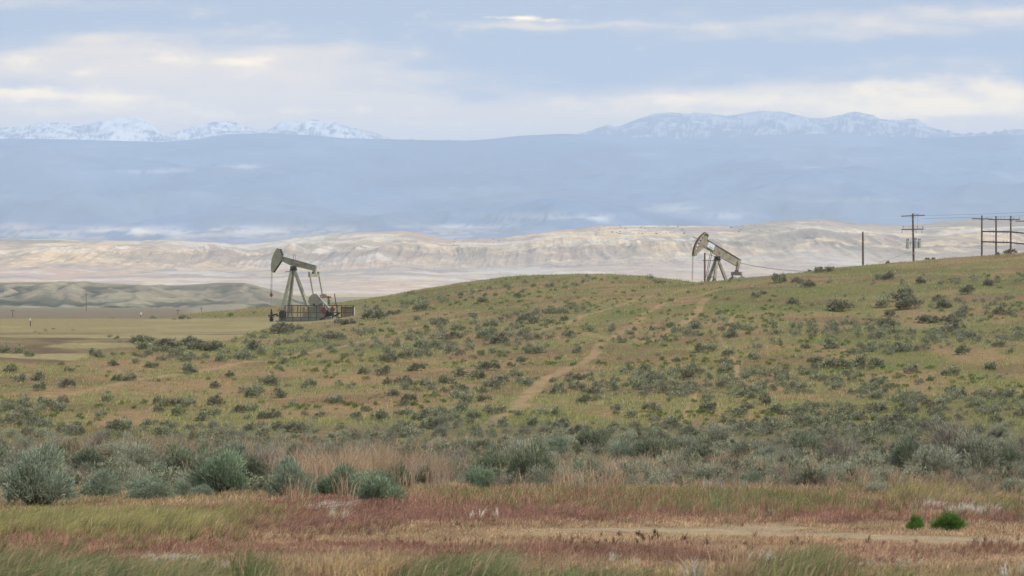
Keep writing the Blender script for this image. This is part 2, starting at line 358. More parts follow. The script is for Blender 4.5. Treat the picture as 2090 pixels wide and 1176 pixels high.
# ---------------------------------------------------------------- pale badlands, 5 to 10 km away
bs = smooth_curve([(-2600, 470), (-1200, 480), (0, 488), (100, 489), (200, 492), (280, 490), (340, 489), (400, 492), (470, 498), (520, 498), (560, 493), (620, 485), (700, 477), (760, 473), (820, 471), (860, 476), (900, 486), (940, 489), (1000, 487), (1060, 481), (1120, 474), (1200, 464), (1300, 460), (1400, 461), (1500, 462), (1540, 457), (1600, 449), (1680, 447), (1720, 453), (1780, 459), (1850, 461), (1900, 455), (2000, 449), (2090, 445), (2600, 440), (3500, 446), (4700, 460)])
us = np.concatenate([np.linspace(-1500, -60, 200)[:-1], np.linspace(-60, 2150, 1500), np.linspace(2150, 3600, 200)[1:]]); ts = np.linspace(0, 1, 320)
UU, TT = np.meshgrid(us, ts, indexing='ij'); YY = 3300 + TT * 2900; YC = 3300 + .75 * 2900
XX = (UU - CX) / FPX * YY
t1 = np.clip(TT / .75, 0, 1)
row = 606 + (bs(UU) - 606) * (t1 ** 1.25)
ZZ = (CY - row) / FPX * YY
ZZ = np.where(TT > .75, ((CY - bs(UU)) / FPX * YC) * (1 - .8 * sst(.75, 1.0, TT)), ZZ)
rel = (.22 + .78 * sst(.34, .52, TT + .16 * (fbm(XX / 500, YY / 3000, 68, 3) - .5))) * sst(.03, .15, TT) * (1 - .86 * sst(.55, .74, TT))
wx = XX + 90 * (fbm(XX / 260, YY / 260, 65, 4) - .5) + .25 * YY * np.sin(XX / 900)
g1 = ridged(wx / 330, YY / 640, 51, 4, .5); g2 = ridged(wx / 62, YY / 420, 52, 4, .5); g3 = ridged(wx / 20, YY / 150, 53, 3)
ZZ = ZZ + rel * ((g1 - .6) * 30 + (g2 - .6) * 8.5 + (g3 - .6) * 3.2) + rel * 13 * np.exp(-((YY - 3950 - 220 * np.sin(XX / 470 + 1)) / 170) ** 2) + 15 * rel * np.exp(-((YY - 4650 - 220 * np.sin(XX / 600 + 2.4)) / 190) ** 2)
lev = ZZ + 14 * (fbm(XX / 200, YY / 300, 66, 3) - .5)
f1 = fbm(wx / 300, YY / 500 + ZZ / 60, 55, 5); f2 = fbm(wx / 90, lev / 8 + YY / 700, 56, 6, .6); f3 = fbm(XX / 600, YY / 600, 57, 4)
c = np.ones(XX.shape + (3,)) * lin(176, 160, 136)
c = lerp3(c, lin(138, 128, 112), sst(.50, .40, f3) * .9); c = lerp3(c, lin(172, 142, 126), sst(.54, .62, f3) * .7)
c = lerp3(c, lin(214, 186, 142), sst(.50, .60, f1) * .9)
c = lerp3(c, lin(228, 206, 166), sst(.56, .64, f2) * sst(.40, .55, f1) * .9)
c = lerp3(c, lin(212, 206, 196), sst(.62, .67, fbm(XX / 330, YY / 90, 58, 5)) * .8)
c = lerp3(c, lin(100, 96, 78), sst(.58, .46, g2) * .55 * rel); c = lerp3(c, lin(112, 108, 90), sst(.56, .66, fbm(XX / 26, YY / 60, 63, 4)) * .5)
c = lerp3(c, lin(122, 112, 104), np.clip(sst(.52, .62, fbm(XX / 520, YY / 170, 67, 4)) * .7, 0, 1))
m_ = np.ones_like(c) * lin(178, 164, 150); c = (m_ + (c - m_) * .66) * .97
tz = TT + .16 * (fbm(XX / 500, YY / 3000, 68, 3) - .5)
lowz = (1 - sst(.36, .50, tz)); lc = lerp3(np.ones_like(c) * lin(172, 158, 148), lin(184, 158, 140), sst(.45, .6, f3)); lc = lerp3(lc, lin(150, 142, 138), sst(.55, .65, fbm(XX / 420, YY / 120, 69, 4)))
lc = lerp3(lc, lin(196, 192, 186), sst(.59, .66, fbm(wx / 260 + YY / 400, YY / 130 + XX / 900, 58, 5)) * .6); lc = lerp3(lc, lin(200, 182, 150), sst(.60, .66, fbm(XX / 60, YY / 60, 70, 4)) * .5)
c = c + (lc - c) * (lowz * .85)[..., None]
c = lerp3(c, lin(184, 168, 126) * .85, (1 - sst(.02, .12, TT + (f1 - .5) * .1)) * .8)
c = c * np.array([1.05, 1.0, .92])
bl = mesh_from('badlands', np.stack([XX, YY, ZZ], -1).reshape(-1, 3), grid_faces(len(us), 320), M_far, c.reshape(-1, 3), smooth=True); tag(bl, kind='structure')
BAD = (us, YY[0], ZZ)

# ---------------------------------------------------------------- long forested mountain front, 12 to 24 km away
ms = smooth_curve([(-3000, 282), (-900, 280), (0, 283), (120, 284), (200, 286), (330, 290), (400, 284), (470, 273), (550, 272), (640, 276), (700, 282), (850, 285.5), (950, 287), (1000, 284), (1060, 277), (1150, 273), (1250, 277), (1320, 281), (1400, 285), (1500, 280), (1600, 274), (1700, 273), (1800, 279), (1900, 282.5), (2000, 277), (2090, 276), (3000, 280), (5200, 282)])
us = np.linspace(-2600, 4700, 1100); ts = np.linspace(0, 1, 240)
UU, TT = np.meshgrid(us, ts, indexing='ij'); YY = 10000 + TT * 11000
XX = (UU - CX) / FPX * YY
t1 = np.clip(TT / .85, 0, 1)
row = 512 + (ms(UU) - 512) * (.35 * t1 + .65 * t1 ** 1.15)
ZZ = (CY - row) / FPX * YY
rel = sst(.0, .12, TT) * (1 - sst(.70, .85, TT))
g1 = ridged(XX / 2100, YY / 3600, 81, 6, .52)
ZZ = ZZ + rel * (g1 - .6) * 420 + rel * 22 * (ridged(XX / 420, YY / 420, 83, 4) - .6) + (1 - rel) * 0
ZZ = np.where(TT > .85, ZZ - 500 * sst(.85, 1, TT), ZZ)
rw = CY - FPX * ZZ / YY
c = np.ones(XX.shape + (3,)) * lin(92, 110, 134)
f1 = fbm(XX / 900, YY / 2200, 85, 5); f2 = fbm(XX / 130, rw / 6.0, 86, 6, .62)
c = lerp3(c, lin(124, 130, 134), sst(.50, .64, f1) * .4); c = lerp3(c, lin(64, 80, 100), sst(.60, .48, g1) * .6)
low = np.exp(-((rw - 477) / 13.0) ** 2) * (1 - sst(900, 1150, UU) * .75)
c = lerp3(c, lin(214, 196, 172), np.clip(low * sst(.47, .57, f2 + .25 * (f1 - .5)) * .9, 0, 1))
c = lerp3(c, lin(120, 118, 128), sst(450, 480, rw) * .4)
def patch(cx, cy, rx, ry, amt=1.0, col=(214, 204, 190)):
    global c
    mk = np.exp(-((UU - cx) / rx) ** 2 - ((rw - cy) / ry) ** 2)
    c = lerp3(c, lin(*col), np.clip(mk * sst(.46, .56, fbm(XX / 80, rw / 2.2, 87, 5, .62) + .2 * mk) * amt * .55, 0, 1))
patch(300, 351, 50, 3); patch(375, 346, 35, 4, .7); patch(500, 341, 40, 6, 1.1); patch(960, 463, 90, 4, 1.2); patch(1040, 455, 25, 6, .9); patch(1375, 426, 60, 10, .7)
patch(1225, 447, 28, 8, 1.0); patch(1490, 440, 50, 8, .7); patch(1130, 444, 100, 3, .7); patch(1310, 316, 40, 4, .5); patch(1640, 343, 60, 3, .5); patch(280, 472, 22, 9, 1.3, (232, 216, 190)); patch(210, 470, 40, 6, 1.2, (232, 216, 190)); patch(40, 462, 60, 9, 1.0, (222, 196, 184))
patch(360, 478, 30, 13, 1.1); patch(520, 472, 70, 12, .9); patch(1750, 408, 90, 5, .4); patch(1080, 440, 130, 8, .5)
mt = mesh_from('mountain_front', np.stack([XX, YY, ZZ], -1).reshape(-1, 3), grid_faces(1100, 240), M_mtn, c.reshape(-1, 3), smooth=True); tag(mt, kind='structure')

# ---------------------------------------------------------------- snowy range behind it
ss_ = smooth_curve([(-4000, 300), (-900, 262), (-300, 270), (0, 263), (25, 262), (50, 268), (75, 254), (110, 249), (150, 257), (180, 256), (215, 247), (245, 243), (285, 240), (300, 250), (320, 264), (345, 279), (375, 270), (405, 258), (440, 249), (465, 247), (500, 256), (535, 273), (560, 258), (600, 249), (640, 247), (680, 252), (720, 262), (780, 278), (850, 300), (1140, 300), (1180, 276), (1210, 266), (1240, 256), (1262, 262), (1290, 249), (1330, 236), (1360, 231), (1400, 234), (1440, 231), (1480, 238), (1520, 231), (1560, 227), (1600, 229), (1640, 239), (1680, 244), (1700, 239), (1725, 234), (1750, 226), (1775, 234), (1800, 245), (1830, 248), (1868, 243), (1890, 256), (1920, 268), (1960, 276), (2020, 280), (2050, 271), (2090, 266), (2300, 255), (2700, 270), (3600, 250), (5200, 290)])
us = np.linspace(-2600, 4700, 2300); ts = np.linspace(0, 1, 110)
UU, TT = np.meshgrid(us, ts, indexing='ij'); YY = 21500 + TT * 4800
XX = (UU - CX) / FPX * YY
t1 = np.clip(TT / .8, 0, 1)
zt = (CY - ss_(UU)) / FPX * 25340
jag = (ridged(XX / 330, YY / 500, 91, 5) - .62)
zb2 = (CY - 312) / FPX * 21500
ZZ = zb2 + (zt - zb2) * t1 ** 1.1 + jag * 260 * sst(0, .3, TT) * (1 - .80 * sst(.6, .8, TT))
ZZ = np.where(TT > .8, ZZ - (zt - zb2) * .8 * sst(.8, 1, TT), ZZ)
f = fbm(XX / 110, ZZ / 17 + YY / 300, 93, 6, .65); big = fbm(XX / 1500, YY / 1500, 95, 3)
sm = (1 - .35 * sst(900, 1200, UU)) * sst(.53, .62, f + (jag) * .25 + .10 * sst(300, 235, CY - FPX * ZZ / YY) + .12 * np.exp(-((UU - 270) / 90) ** 2) + .09 * (1 - sst(700, 1100, UU)) - .06 + .2 * (big - .5))
c = lerp3(np.ones(XX.shape + (3,)) * lin(70, 80, 98), lin(228, 222, 212), sm) * np.where(UU < 900, 1.12, 1.0)[..., None]  # left half of the range brightened in the colour to look sunlit
sn = mesh_from('snow_mountains', np.stack([XX, YY, ZZ], -1).reshape(-1, 3), grid_faces(2300, 110), M_snow, c.reshape(-1, 3), smooth=True); tag(sn, kind='structure')

# ---------------------------------------------------------------- haze: even pale air in one closed box
hb = [(x, y, z) for x in (-45000, 45000) for y in (-400, 52000) for z in (-80, 1560)]
hf = [(0, 1, 3, 2), (4, 6, 7, 5), (0, 4, 5, 1), (2, 3, 7, 6), (0, 2, 6, 4), (1, 5, 7, 3)]
hm = bpy.data.materials.new('haze_air'); hm.use_nodes = True; t = NT(hm.node_tree); t.n.clear()
o_ = t.node('ShaderNodeOutputMaterial'); pv = t.node('ShaderNodeVolumePrincipled'); t.l.new(pv.outputs[0], o_.inputs['Volume'])
pv.inputs['Color'].default_value = (.69, .812, .96, 1); pv.inputs['Density'].default_value = 7.6e-5; pv.inputs['Anisotropy'].default_value = 0.0
haze = mesh_from('haze', np.array(hb, float), np.array(hf), hm); tag(haze, kind='stuff')

# ================================================================ vegetation builders
def blades(P, Hh, lean, wid, col, bend=.5, tipcol=None, two=True):
    """curved grass blades: P (n,3) roots, Hh (n,) heights, lean (n,2) sideways travel of the tip per unit height"""
    n = len(P); a = rng.uniform(0, math.pi, n); dx = np.cos(a) * wid * .5; dy = np.sin(a) * wid * .5
    side = np.stack([dx, dy, np.zeros(n)], 1); up = np.zeros((n, 3)); up[:, 2] = Hh
    L = np.zeros((n, 3)); L[:, :2] = lean * Hh[:, None]
    mid = P + up * .58 + L * (.5 - bend * .3); tip = P + up + L; tip[:, 2] -= np.hypot(L[:, 0], L[:, 1]) * bend * .6
    V_ = np.stack([P - side, P + side, mid + side * .8, mid - side * .8, tip + side * .25, tip - side * .25], 1).reshape(-1, 3)
    b = np.arange(n) * 6
    F_ = np.concatenate([np.stack([b, b + 1, b + 2, b + 3], 1), np.stack([b + 3, b + 2, b + 4, b + 5], 1)])
    tc_ = col if tipcol is None else tipcol
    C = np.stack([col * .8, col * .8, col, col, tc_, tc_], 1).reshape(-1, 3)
    return V_, F_, C
class Bag:
    def __init__(s): s.v = []; s.f = []; s.c = []; s.n = 0
    def add(s, V_, F_, C): s.v.append(V_); s.f.append(F_ + s.n); s.c.append(C); s.n += len(V_)
    def build(s, name, mat, parent=None): return mesh_from(name, np.concatenate(s.v), np.concatenate(s.f), mat, np.concatenate(s.c), parent=parent)
def jit(col, n, a=.18, b=.06):
    c = np.broadcast_to(np.asarray(col), (n, 3)) * (1 + rng.uniform(-a, a, (n, 1))) * (1 + rng.uniform(-b, b, (n, 3))); return np.clip(c, 0, 1)

def leafquads(P, D, ln, wd, col):
    """small flat leaves at P along unit directions D"""
    n = len(P); r = rng.normal(size=(n, 3)); s = np.cross(D, r); s /= np.linalg.norm(s, axis=1)[:, None] + 1e-9
    s = s * (wd * .5)[:, None]; T = D * ln[:, None]
    V_ = np.stack([P - s * .5, P + s * .5, P + T * .6 + s, P + T, P + T * .6 - s], 1)
    V_ = np.stack([P - s * .5, P + s * .5, P + T + s * .5, P + T - s * .5], 1).reshape(-1, 3)
    b = np.arange(n) * 4; F_ = np.stack([b, b + 1, b + 2, b + 3], 1)
    return V_, F_, np.repeat(col, 4, 0)
def shrub_mesh(name, nl, per, ln, wd, cols, W_=1.0, H_=.75, lobes=14, up=.45, seed=0, ragged=.25, base=.12, stems=True, smat=None):
    """sagebrush of unit width: lobes of short leafy shoots over a fan of woody stems. returns (foliage mesh object data, stem data)"""
    g = np.random.default_rng(seed); L = []
    for i in range(lobes):
        a = g.uniform(0, 2 * math.pi); rr = math.sqrt(g.uniform(0, 1)) * .36; h = H_ * g.uniform(.20, .72) * (1 - .9 * rr * rr * 2) if i % 5 > 1 else H_ * .20
        rr = rr if i % 5 > 1 else g.uniform(.22, .37)
        L.append((rr * math.cos(a), rr * math.sin(a) * .95, max(base, h), g.uniform(.13, .23) * (1 + ragged * g.uniform(-1, 1)), g.uniform(.8, 1.25)))
    P = []; D = []; C = []
    for (x, y, z, r, sh) in L:
        m = int(nl / lobes)
        d = g.normal(size=(m, 3)); d[:, 2] = np.abs(d[:, 2]) * 1.15 - .35; d /= np.linalg.norm(d, axis=1)[:, None]
        rad = r * (g.uniform(.35, 1, m) ** .45) * (1 + ragged * .5 * g.normal(size=m)).clip(.5, 1.5)
        q = np.stack([x + d[:, 0] * rad, y + d[:, 1] * rad, z + d[:, 2] * rad * 1.15], 1)
        ax = q - np.array([0, 0, H_ * .1]); ax /= np.linalg.norm(ax, axis=1)[:, None]
        ci = g.integers(0, len(cols), m); cc = np.array(cols)[ci] * sh
        for k in range(per):
            dd = d * .55 + ax * .35 + g.normal(size=(m, 3)) * .38; dd[:, 2] += up; dd /= np.linalg.norm(dd, axis=1)[:, None]
            P.append(q + g.normal(size=(m, 3)) * .018); D.append(dd); C.append(cc * (1 + g.uniform(-.18, .18, (m, 1))))
    P = np.concatenate(P); D = np.concatenate(D); C = np.concatenate(C); P[:, 2] = np.maximum(P[:, 2], .03)
    n = len(P); V_, F_, CC = leafquads(P, D, g.uniform(.6, 1.3, n) * ln, g.uniform(.7, 1.3, n) * wd, C)
    V_[:, 0] *= W_; V_[:, 1] *= W_
    o = mesh_from(name, V_, F_, M_leaf, np.clip(CC, 0, 1)); fol = o.data; bpy.data.objects.remove(o)
    st = None
    if stems:
        SV = []; SF = []; cnt = 0
        for (x, y, z, r, sh) in L:
            for k in range(3):
                e = np.array([x + g.uniform(-.5, .5) * r, y + g.uniform(-.5, .5) * r, z + r * g.uniform(-.1, .5)]); s0 = np.array([g.uniform(-.03, .03), g.uniform(-.03, .03), -.06])
                m1 = s0 * .55 + e * .45 + g.normal(size=3) * .03; m1[2] = e[2] * .35
                prev = None
                for p_, rad in ((s0, .018), (m1, .011), (e, .004)):
                    ring = [p_ + rad * np.array([math.cos(t_), math.sin(t_), 0]) for t_ in (0, 2.09, 4.19)]
                    SV += ring
                    if prev is not None:
                        for q_ in range(3): SF.append((prev + q_, prev + (q_ + 1) % 3, cnt + (q_ + 1) % 3, cnt + q_))
                    prev = cnt; cnt += 3
        SV = np.array(SV); SV[:, 0] *= W_; SV[:, 1] *= W_
        o = mesh_from(name + '_stem', SV, np.array(SF), smat or M_twig); st = o.data; bpy.data.objects.remove(o)
    return fol, st
K = 1.32
sage_blue = [lin(130, 144, 124) * K, lin(114, 128, 108) * K, lin(144, 154, 132) * K]
sage_grey = [lin(130, 132, 110) * K, lin(114, 118, 96) * K, lin(142, 142, 120) * K]
sage_dark = [lin(98, 104, 80) * K, lin(84, 92, 68) * K, lin(112, 116, 92) * K]
sage_dead = [lin(128, 114, 102) * K, lin(110, 100, 90) * K, lin(132, 128, 108) * K, lin(112, 114, 94) * K]
sage_green = [lin(106, 120, 94) * K, lin(94, 108, 80) * K, lin(120, 134, 108) * K]
bright_green = [lin(104, 138, 62), lin(92, 124, 54), lin(118, 148, 72)]
hill_green = [lin(104, 116, 62) * K, lin(92, 106, 54) * K, lin(118, 124, 72) * K]
hg_ = [c * np.array([1.18, 1.12, 1.04]) for c in sage_grey]; hd_ = [c * np.array([1.2, 1.12, 1.06]) for c in sage_dark + sage_grey[:1]]
sage_blue = [c * np.array([.93, .86, .80]) for c in sage_blue]
sage_grey, sage_dark, sage_dead, sage_green = [[c * np.array([1.16, 1.10, 1.10]) for c in L_] for L_ in (sage_grey, sage_dark, sage_dead, sage_green)]
LIB = {
 'blue': [shrub_mesh('sage_blue', 3600, 3, .050, .015, sage_blue, 1, .82, 20, .40, s, .18) for s in (1, 2, 3)],
 'green': [shrub_mesh('sage_green', 2800, 3, .058, .015, sage_green, 1, .75, 14, .55, s, .25) for s in (11, 12)],
 'grey': [shrub_mesh('sage_grey', 1900, 3, .075, .017, sage_grey, 1, .70, 14, .50, s, .35) for s in (21, 22, 23)],
 'dark': [shrub_mesh('sage_dark', 1900, 3, .080, .017, sage_dark, 1, .68, 14, .50, s, .35) for s in (31, 32, 33)],
 'dead': [shrub_mesh('sage_dead', 900, 3, .085, .010, sage_dead, 1, .72, 16, .60, s, .5) for s in (41, 42)],
 'bright': [shrub_mesh('green_bush', 2300, 3, .110, .015, bright_green, 1, .72, 11, .9, s, .5, base=.14) for s in (51, 52)],
 'hill': [shrub_mesh('hill_sage', 420, 3, .10, .040, hg_ + hd_[:2], 1, .58, 9, .35, s, .35, stems=False) for s in range(61, 67)],
 'hilldark': [shrub_mesh('hill_dark', 480, 3, .10, .042, hd_ + sage_dead[:1], 1, .64, 9, .35, s, .4, stems=False) for s in range(71, 75)],
 'hillgreen': [shrub_mesh('hill_green', 320, 3, .11, .040, hill_green, 1, .42, 7, .35, s, .4, stems=False) for s in range(81, 84)],
}
SHRUBS = []
def shrub(px, py, wpx, kind, label=None, hs=1.0, name='sagebrush', cat='shrub', XY=None, group=None):
    if XY is None: X, Y, Z = (float(a[0]) for a in ground_at([px], [py]))
    else: X, Y = XY; Z = float(Zg(X, Y))
    w = wpx / FPX * Y * (1.06 if Y < 128 else np.interp(wpx, [12, 30, 50], [1.4, 1.25, 1.08]))
    fol, st = LIB[kind][rng.integers(len(LIB[kind]))]
    rz = rng.uniform(0, 6.28)
    if st is not None:
        e = bpy.data.objects.new(name, None); COL.objects.link(e); e.empty_display_size = .1
        f = bpy.data.objects.new('foliage', fol); s_ = bpy.data.objects.new('stem', st)
        COL.objects.link(f); COL.objects.link(s_); f.parent = e; s_.parent = e
    else:
        e = bpy.data.objects.new(name, fol); COL.objects.link(e)
    e.location = (X, Y, Z - .02 * w); e.rotation_euler = (rng.uniform(-.06, .06), rng.uniform(-.06, .06), rz); e.scale = (w, w * rng.uniform(.85, 1.1), w * hs)
    e['category'] = cat
    if label: e['label'] = label
    if group: e['group'] = group
    SHRUBS.append(dict(o=e, px=px if XY is None else CX + FPX * X / Y, py=py if XY is None else CY - FPX * Z / Y, w=wpx, X=X, Y=Y, kind=kind, label=label))
    return e

# ---- the belt of tall sagebrush in front (px, base row, width, kind, height factor, label)
belt = [
 (78, 1036, 152, 'blue', 1.0, 'largest rounded grey green sagebrush at the left edge, tall grass at its foot'),
 (207, 1018, 74, 'blue', 1.0, 'compact rounded sagebrush just right of the largest one at the left edge'),
 (300, 1022, 92, 'blue', .62, 'low wide pale sagebrush behind the wind blown grass, second right of the largest one'),
 (369, 1018, 42, 'blue', 1.05, 'small upright pale sagebrush between the low wide one and the dark green clump'),
 (411, 1017, 44, 'blue', .72, 'small low pale sagebrush against the foot of the dark green clump'),
 (183, 968, 88, 'dark', .72, 'dark flat topped sagebrush behind and right of the largest one'),
 (140, 930, 46, 'dark', .9, 'dark small bush standing alone behind the largest sagebrush at the left edge'),
 (270, 962, 82, 'grey', .9, 'grey purple bare looking sagebrush behind the low wide pale one'),
 (362, 968, 84, 'dark', .85, 'round dark sagebrush in front of the grey purple one, left half of the belt'),
 (318, 978, 60, 'green', .6, None), (455, 1008, 120, 'green', .92, 'broad dark green sagebrush clump left of the tall tan grass'),
 (520, 1000, 90, 'dark', .95, 'dark sagebrush filling the gap right of the broad green clump'),
 (592, 1022, 92, 'blue', 1.15, 'tall blue green sagebrush leaning over the reddish grass, left of the tan grass'),
 (770, 1028, 100, 'green', .78, 'bright blue green sagebrush at the front edge below the tall tan grass'),
 (700, 1018, 90, 'green', .95, 'dark green sagebrush half hidden in the tall tan grass'),
 (816, 1002, 46, 'dark', 1.5, 'narrow dark upright sagebrush at the right end of the tall tan grass'),
 (645, 1015, 70, 'green', .8, None), (985, 1003, 62, 'green', .95, 'small blue green sagebrush in front of the dark hollow at the centre'),
 (1015, 982, 96, 'dark', .85, 'dark brown green sagebrush left of the big round one at the centre'),
 (1092, 992, 100, 'dark', 1.05, 'big round dark green sagebrush at the centre of the belt'),
 (935, 958, 70, 'dead', .9, None), (1140, 992, 60, 'grey', .8, None), (1195, 988, 60, 'green', .9, 'blue green sagebrush amid pale tan grass right of the big round one'),
 (1240, 990, 66, 'grey', .7, None), (1300, 985, 70, 'grey', .75, None), (1360, 972, 70, 'grey', .75, None), (1265, 945, 56, 'blue', .9, None),
 (1330, 945, 90, 'dark', .8, 'wide dark sagebrush in the right half, behind grey bushes'), (1205, 920, 62, 'dark', .95, 'dark leaning sagebrush standing where the hill foot meets the belt'),
 (1400, 940, 70, 'grey', .8, None), (1468, 905, 54, 'grey', .9, 'rounded grey sagebrush standing against the foot of the green hill'), (1440, 985, 60, 'grey', .8, None),
 (1515, 945, 70, 'grey', .8, None), (1560, 950, 60, 'blue', .75, None), (1640, 932, 96, 'dark', .62, 'dark sagebrush directly left of the bare branching one'),
 (1712, 954, 84, 'dead', 1.0, 'bare purple grey sagebrush with fanned leafless branches'), (1612, 968, 60, 'grey', .9, None), (1775, 955, 60, 'grey', .7, None),
 (1852, 968, 88, 'dark', 1.0, 'dark sagebrush at the left side of the big right hand clump'), (1945, 930, 110, 'dead', .85, 'grey brown ragged sagebrush at the top of the right hand clump'),
 (1905, 980, 100, 'grey', .85, 'pale grey sagebrush at the front of the right hand clump'), (1995, 975, 110, 'grey', .95, 'large grey green sagebrush in the middle of the right hand clump'), (2060, 965, 90, 'dark', .7, 'dark sagebrush at the right edge of the belt'),
 (1965, 1000, 70, 'dead', .6, None), (1740, 980, 60, 'grey', .7, None), (1690, 985, 60, 'grey', .7, None), (1630, 998, 50, 'dead', .7, None), (1675, 998, 54, 'dead', .7, None),
 (1790, 1012, 50, 'grey', .7, None), (2005, 1018, 50, 'dead', .9, None), (2070, 1010, 60, 'grey', .7, None), (1532, 1000, 44, 'green', 1.0, 'small green sagebrush rising behind the weedy verge'), (1480, 985, 50, 'dead', .8, None),
 (2040, 935, 70, 'grey', .7, None), (1800, 985, 60, 'grey', .6, None), (866, 985, 60, 'grey', .8, None), (545, 975, 80, 'dead', 1.0, None), (480, 960, 80, 'grey', .9, None), (230, 940, 60, 'grey', .8, None), (60, 965, 70, 'grey', .8, None), (675, 965, 80, 'grey', .9, None), (610, 950, 60, 'dark', .9, None), (840, 955, 70, 'dark', .8, None), (1060, 955, 80, 'grey', .9, None), (900, 975, 60, 'grey', .8, None), (750, 960, 60, 'grey', .7, None),
]
for (px, py, w, k, h_, lb) in belt:
    shrub(px, py, w * 1.04, k, lb, h_ * 1.14)
shrub(1867, 1084, 34, 'bright', 'narrow bright green bush beside the old track, the left one of two', 1.25, 'green_bush', 'bush')
shrub(1941, 1084, 66, 'bright', 'wide bright green bush beside the old track, the right one of two', .80, 'green_bush', 'bush')

# ---- bushes dotted over the hill (px, base row, width)
hillb = [(859,635,28),(764,652,42),(795,645,16),(811,642,13),(986,618,16),(1057,606,13),(1077,660,32),(988,690,30),(921,692,38),(862,710,26),(1021,700,28),(1095,692,16),(1160,689,22),(1366,668,16),
(797,739,28),(827,732,30),(743,764,22),(782,765,28),(850,757,28),(1062,739,22),(996,756,42),(1097,720,28),(825,787,42),(874,791,30),(908,785,34),(941,768,22),(975,774,32),(1013,788,44),(1055,770,26),(1165,775,18),(1180,776,15),
(1320,778,32),(1212,804,22),(1303,795,24),(802,808,22),(834,822,28),(934,814,24),(953,823,30),(988,820,22),(944,802,22),(747,840,22),(730,854,24),(775,857,30),(849,857,20),(871,858,32),(765,894,36),(733,896,28),(839,892,32),(876,875,34),(800,894,20),
(1330,840,28),(1194,824,28),(1289,852,22),(1145,875,28),(1180,886,32),(1105,902,38),(1206,917,58),(1370,874,34),(1300,899,36),(1065,914,26),(1256,838,22),
(1591,577,28),(1628,580,20),(1651,586,22),(1544,607,18),(1557,601,13),(1618,622,18),(1716,634,50),(1800,627,26),(1840,614,52),(1854,630,52),(1815,645,18),(1814,667,24),(1976,600,26),(2018,584,20),(1926,629,28),(1892,659,42),(1939,663,38),(1914,614,16),(1966,644,26),(1944,678,34),(1797,692,24),
(1693,712,30),(1641,712,18),(1835,718,44),(1661,740,26),(1695,752,34),(1722,752,32),(1758,749,32),(1785,748,28),(1727,768,20),(1755,770,18),(1797,782,22),(1862,762,30),(1966,724,30),(2038,708,22),(2021,754,22),(1939,766,36),(1944,804,36),
(1494,689,20),(1432,719,24),(1452,717,22),(1490,726,22),(1540,734,22),(1479,746,18),(1479,761,30),(1407,775,30),(1514,812,22),(1562,826,24),(1584,843,28),(1618,845,20),(1512,848,36),(1524,835,22),(1787,842,46),(1752,858,32),(1825,862,42),(1911,846,24),(2031,864,28),(1850,879,34),(1880,877,34),(1668,871,28),(1638,864,18),(1444,841,32),(1420,672,20),(1470,642,14),(1534,877,26),(1795,570,18),(1815,571,20),(1879,579,18),(1672,556,16),(1690,555,16),
(278,702,28),(298,699,30),(338,708,44),(360,710,38),(388,706,36),(405,714,44),(438,716,42),(288,715,30),(197,726,24),(229,747,20),(313,751,22),(383,763,32),(449,738,20),(517,716,28),(495,735,28),(582,744,18),(143,760,18),(82,776,28),(40,779,22),(78,797,26),(137,792,26),(240,778,22),(264,778,24),(218,822,24),(439,792,18),(549,786,38),(515,812,28),(569,812,28),(440,827,30),(345,828,24),(366,828,22),(385,830,28),(325,825,20),(490,842,24),(510,842,24),(683,822,36),(57,853,28),(365,848,26),(415,858,28),(444,851,22),(301,874,24),(335,870,20),(540,854,22),(560,852,22),(653,850,18),(608,882,52),(566,879,22),(509,883,32),(74,867,26),(95,866,24),(132,887,28),(158,888,30),(90,897,42),(208,902,42),(232,880,34),(256,880,32),(342,891,38),(124,838,26),(686,899,36),
(575,681,50),(676,693,38),(700,664,20),(240,693,10),(1850,600,20),(2040,640,20),(1980,690,20),(1600,770,18),(1380,740,16),(1120,640,20),(1150,655,16),(900,660,16),(1180,720,18),(600,830,18),(470,770,18),(20,760,20),(10,720,22),(40,722,20),(60,728,18)]
for i, (px, py, w) in enumerate(hillb):
    kd = 'hilldark' if (w > 38 or rng.random() < .33) else 'hill'
    shrub(px, py, w * 1.02, kd, None, rng.uniform(.85, 1.1) if w < 36 else rng.uniform(.62, .78))
# a tight row of bushes at the pump's fence
for px, py, w in ((690, 660, 15), (706, 663, 18), (718, 661, 14), (566, 672, 20), (592, 674, 18), (610, 673, 14), (654, 690, 16)): shrub(px, py, w, 'hilldark', None, .9)

for px_, w_ in ((2062, 19), (2036, 9), (1893, 9), (1905, 8), (1812, 8), (1700, 8), (1652, 8)):
    yy_ = float(np.interp(px_, [1560, 1700, 1850, 2000, 2090], [384, 394, 406, 410, 413])); shrub(px_, 0, w_, 'hilldark', None, .8, XY=((px_ - CX) / FPX * yy_, yy_))
# ---- random filling: first individuals until 300 sagebrushes, then one mass of small ones
def rand_px(n, px0, px1, py0, py1):
    return rng.uniform(px0, px1, n), rng.uniform(py0, py1, n)
need = 300 - len([s for s in SHRUBS if s['kind'] != 'bright'])
px, py = rand_px(900, -20, 2110, 872, 975); got = 0
dens = fbm(px / 130.0, py / 40.0, 131, 3)
for a_, b_, d_ in zip(px, py, dens):
    if got >= need: break
    if d_ < .42 or (a_ < 330 and b_ > 945) or (560 < a_ < 900 and b_ > 935): continue
    sz = np.interp(b_, [872, 975], [24, 62]) * rng.uniform(.8, 1.25)
    if any(abs(s['px'] - a_) < .33 * (sz + s['w']) and abs(s['py'] - b_) < 9 for s in SHRUBS): continue
    shrub(a_, b_, sz * 1.1, rng.choice(['grey', 'grey', 'dark', 'dead', 'blue', 'green'], p=[.28, .2, .2, .14, .1, .08]), None, rng.uniform(.85, 1.15)); got += 1
print('shrubs', len(SHRUBS))

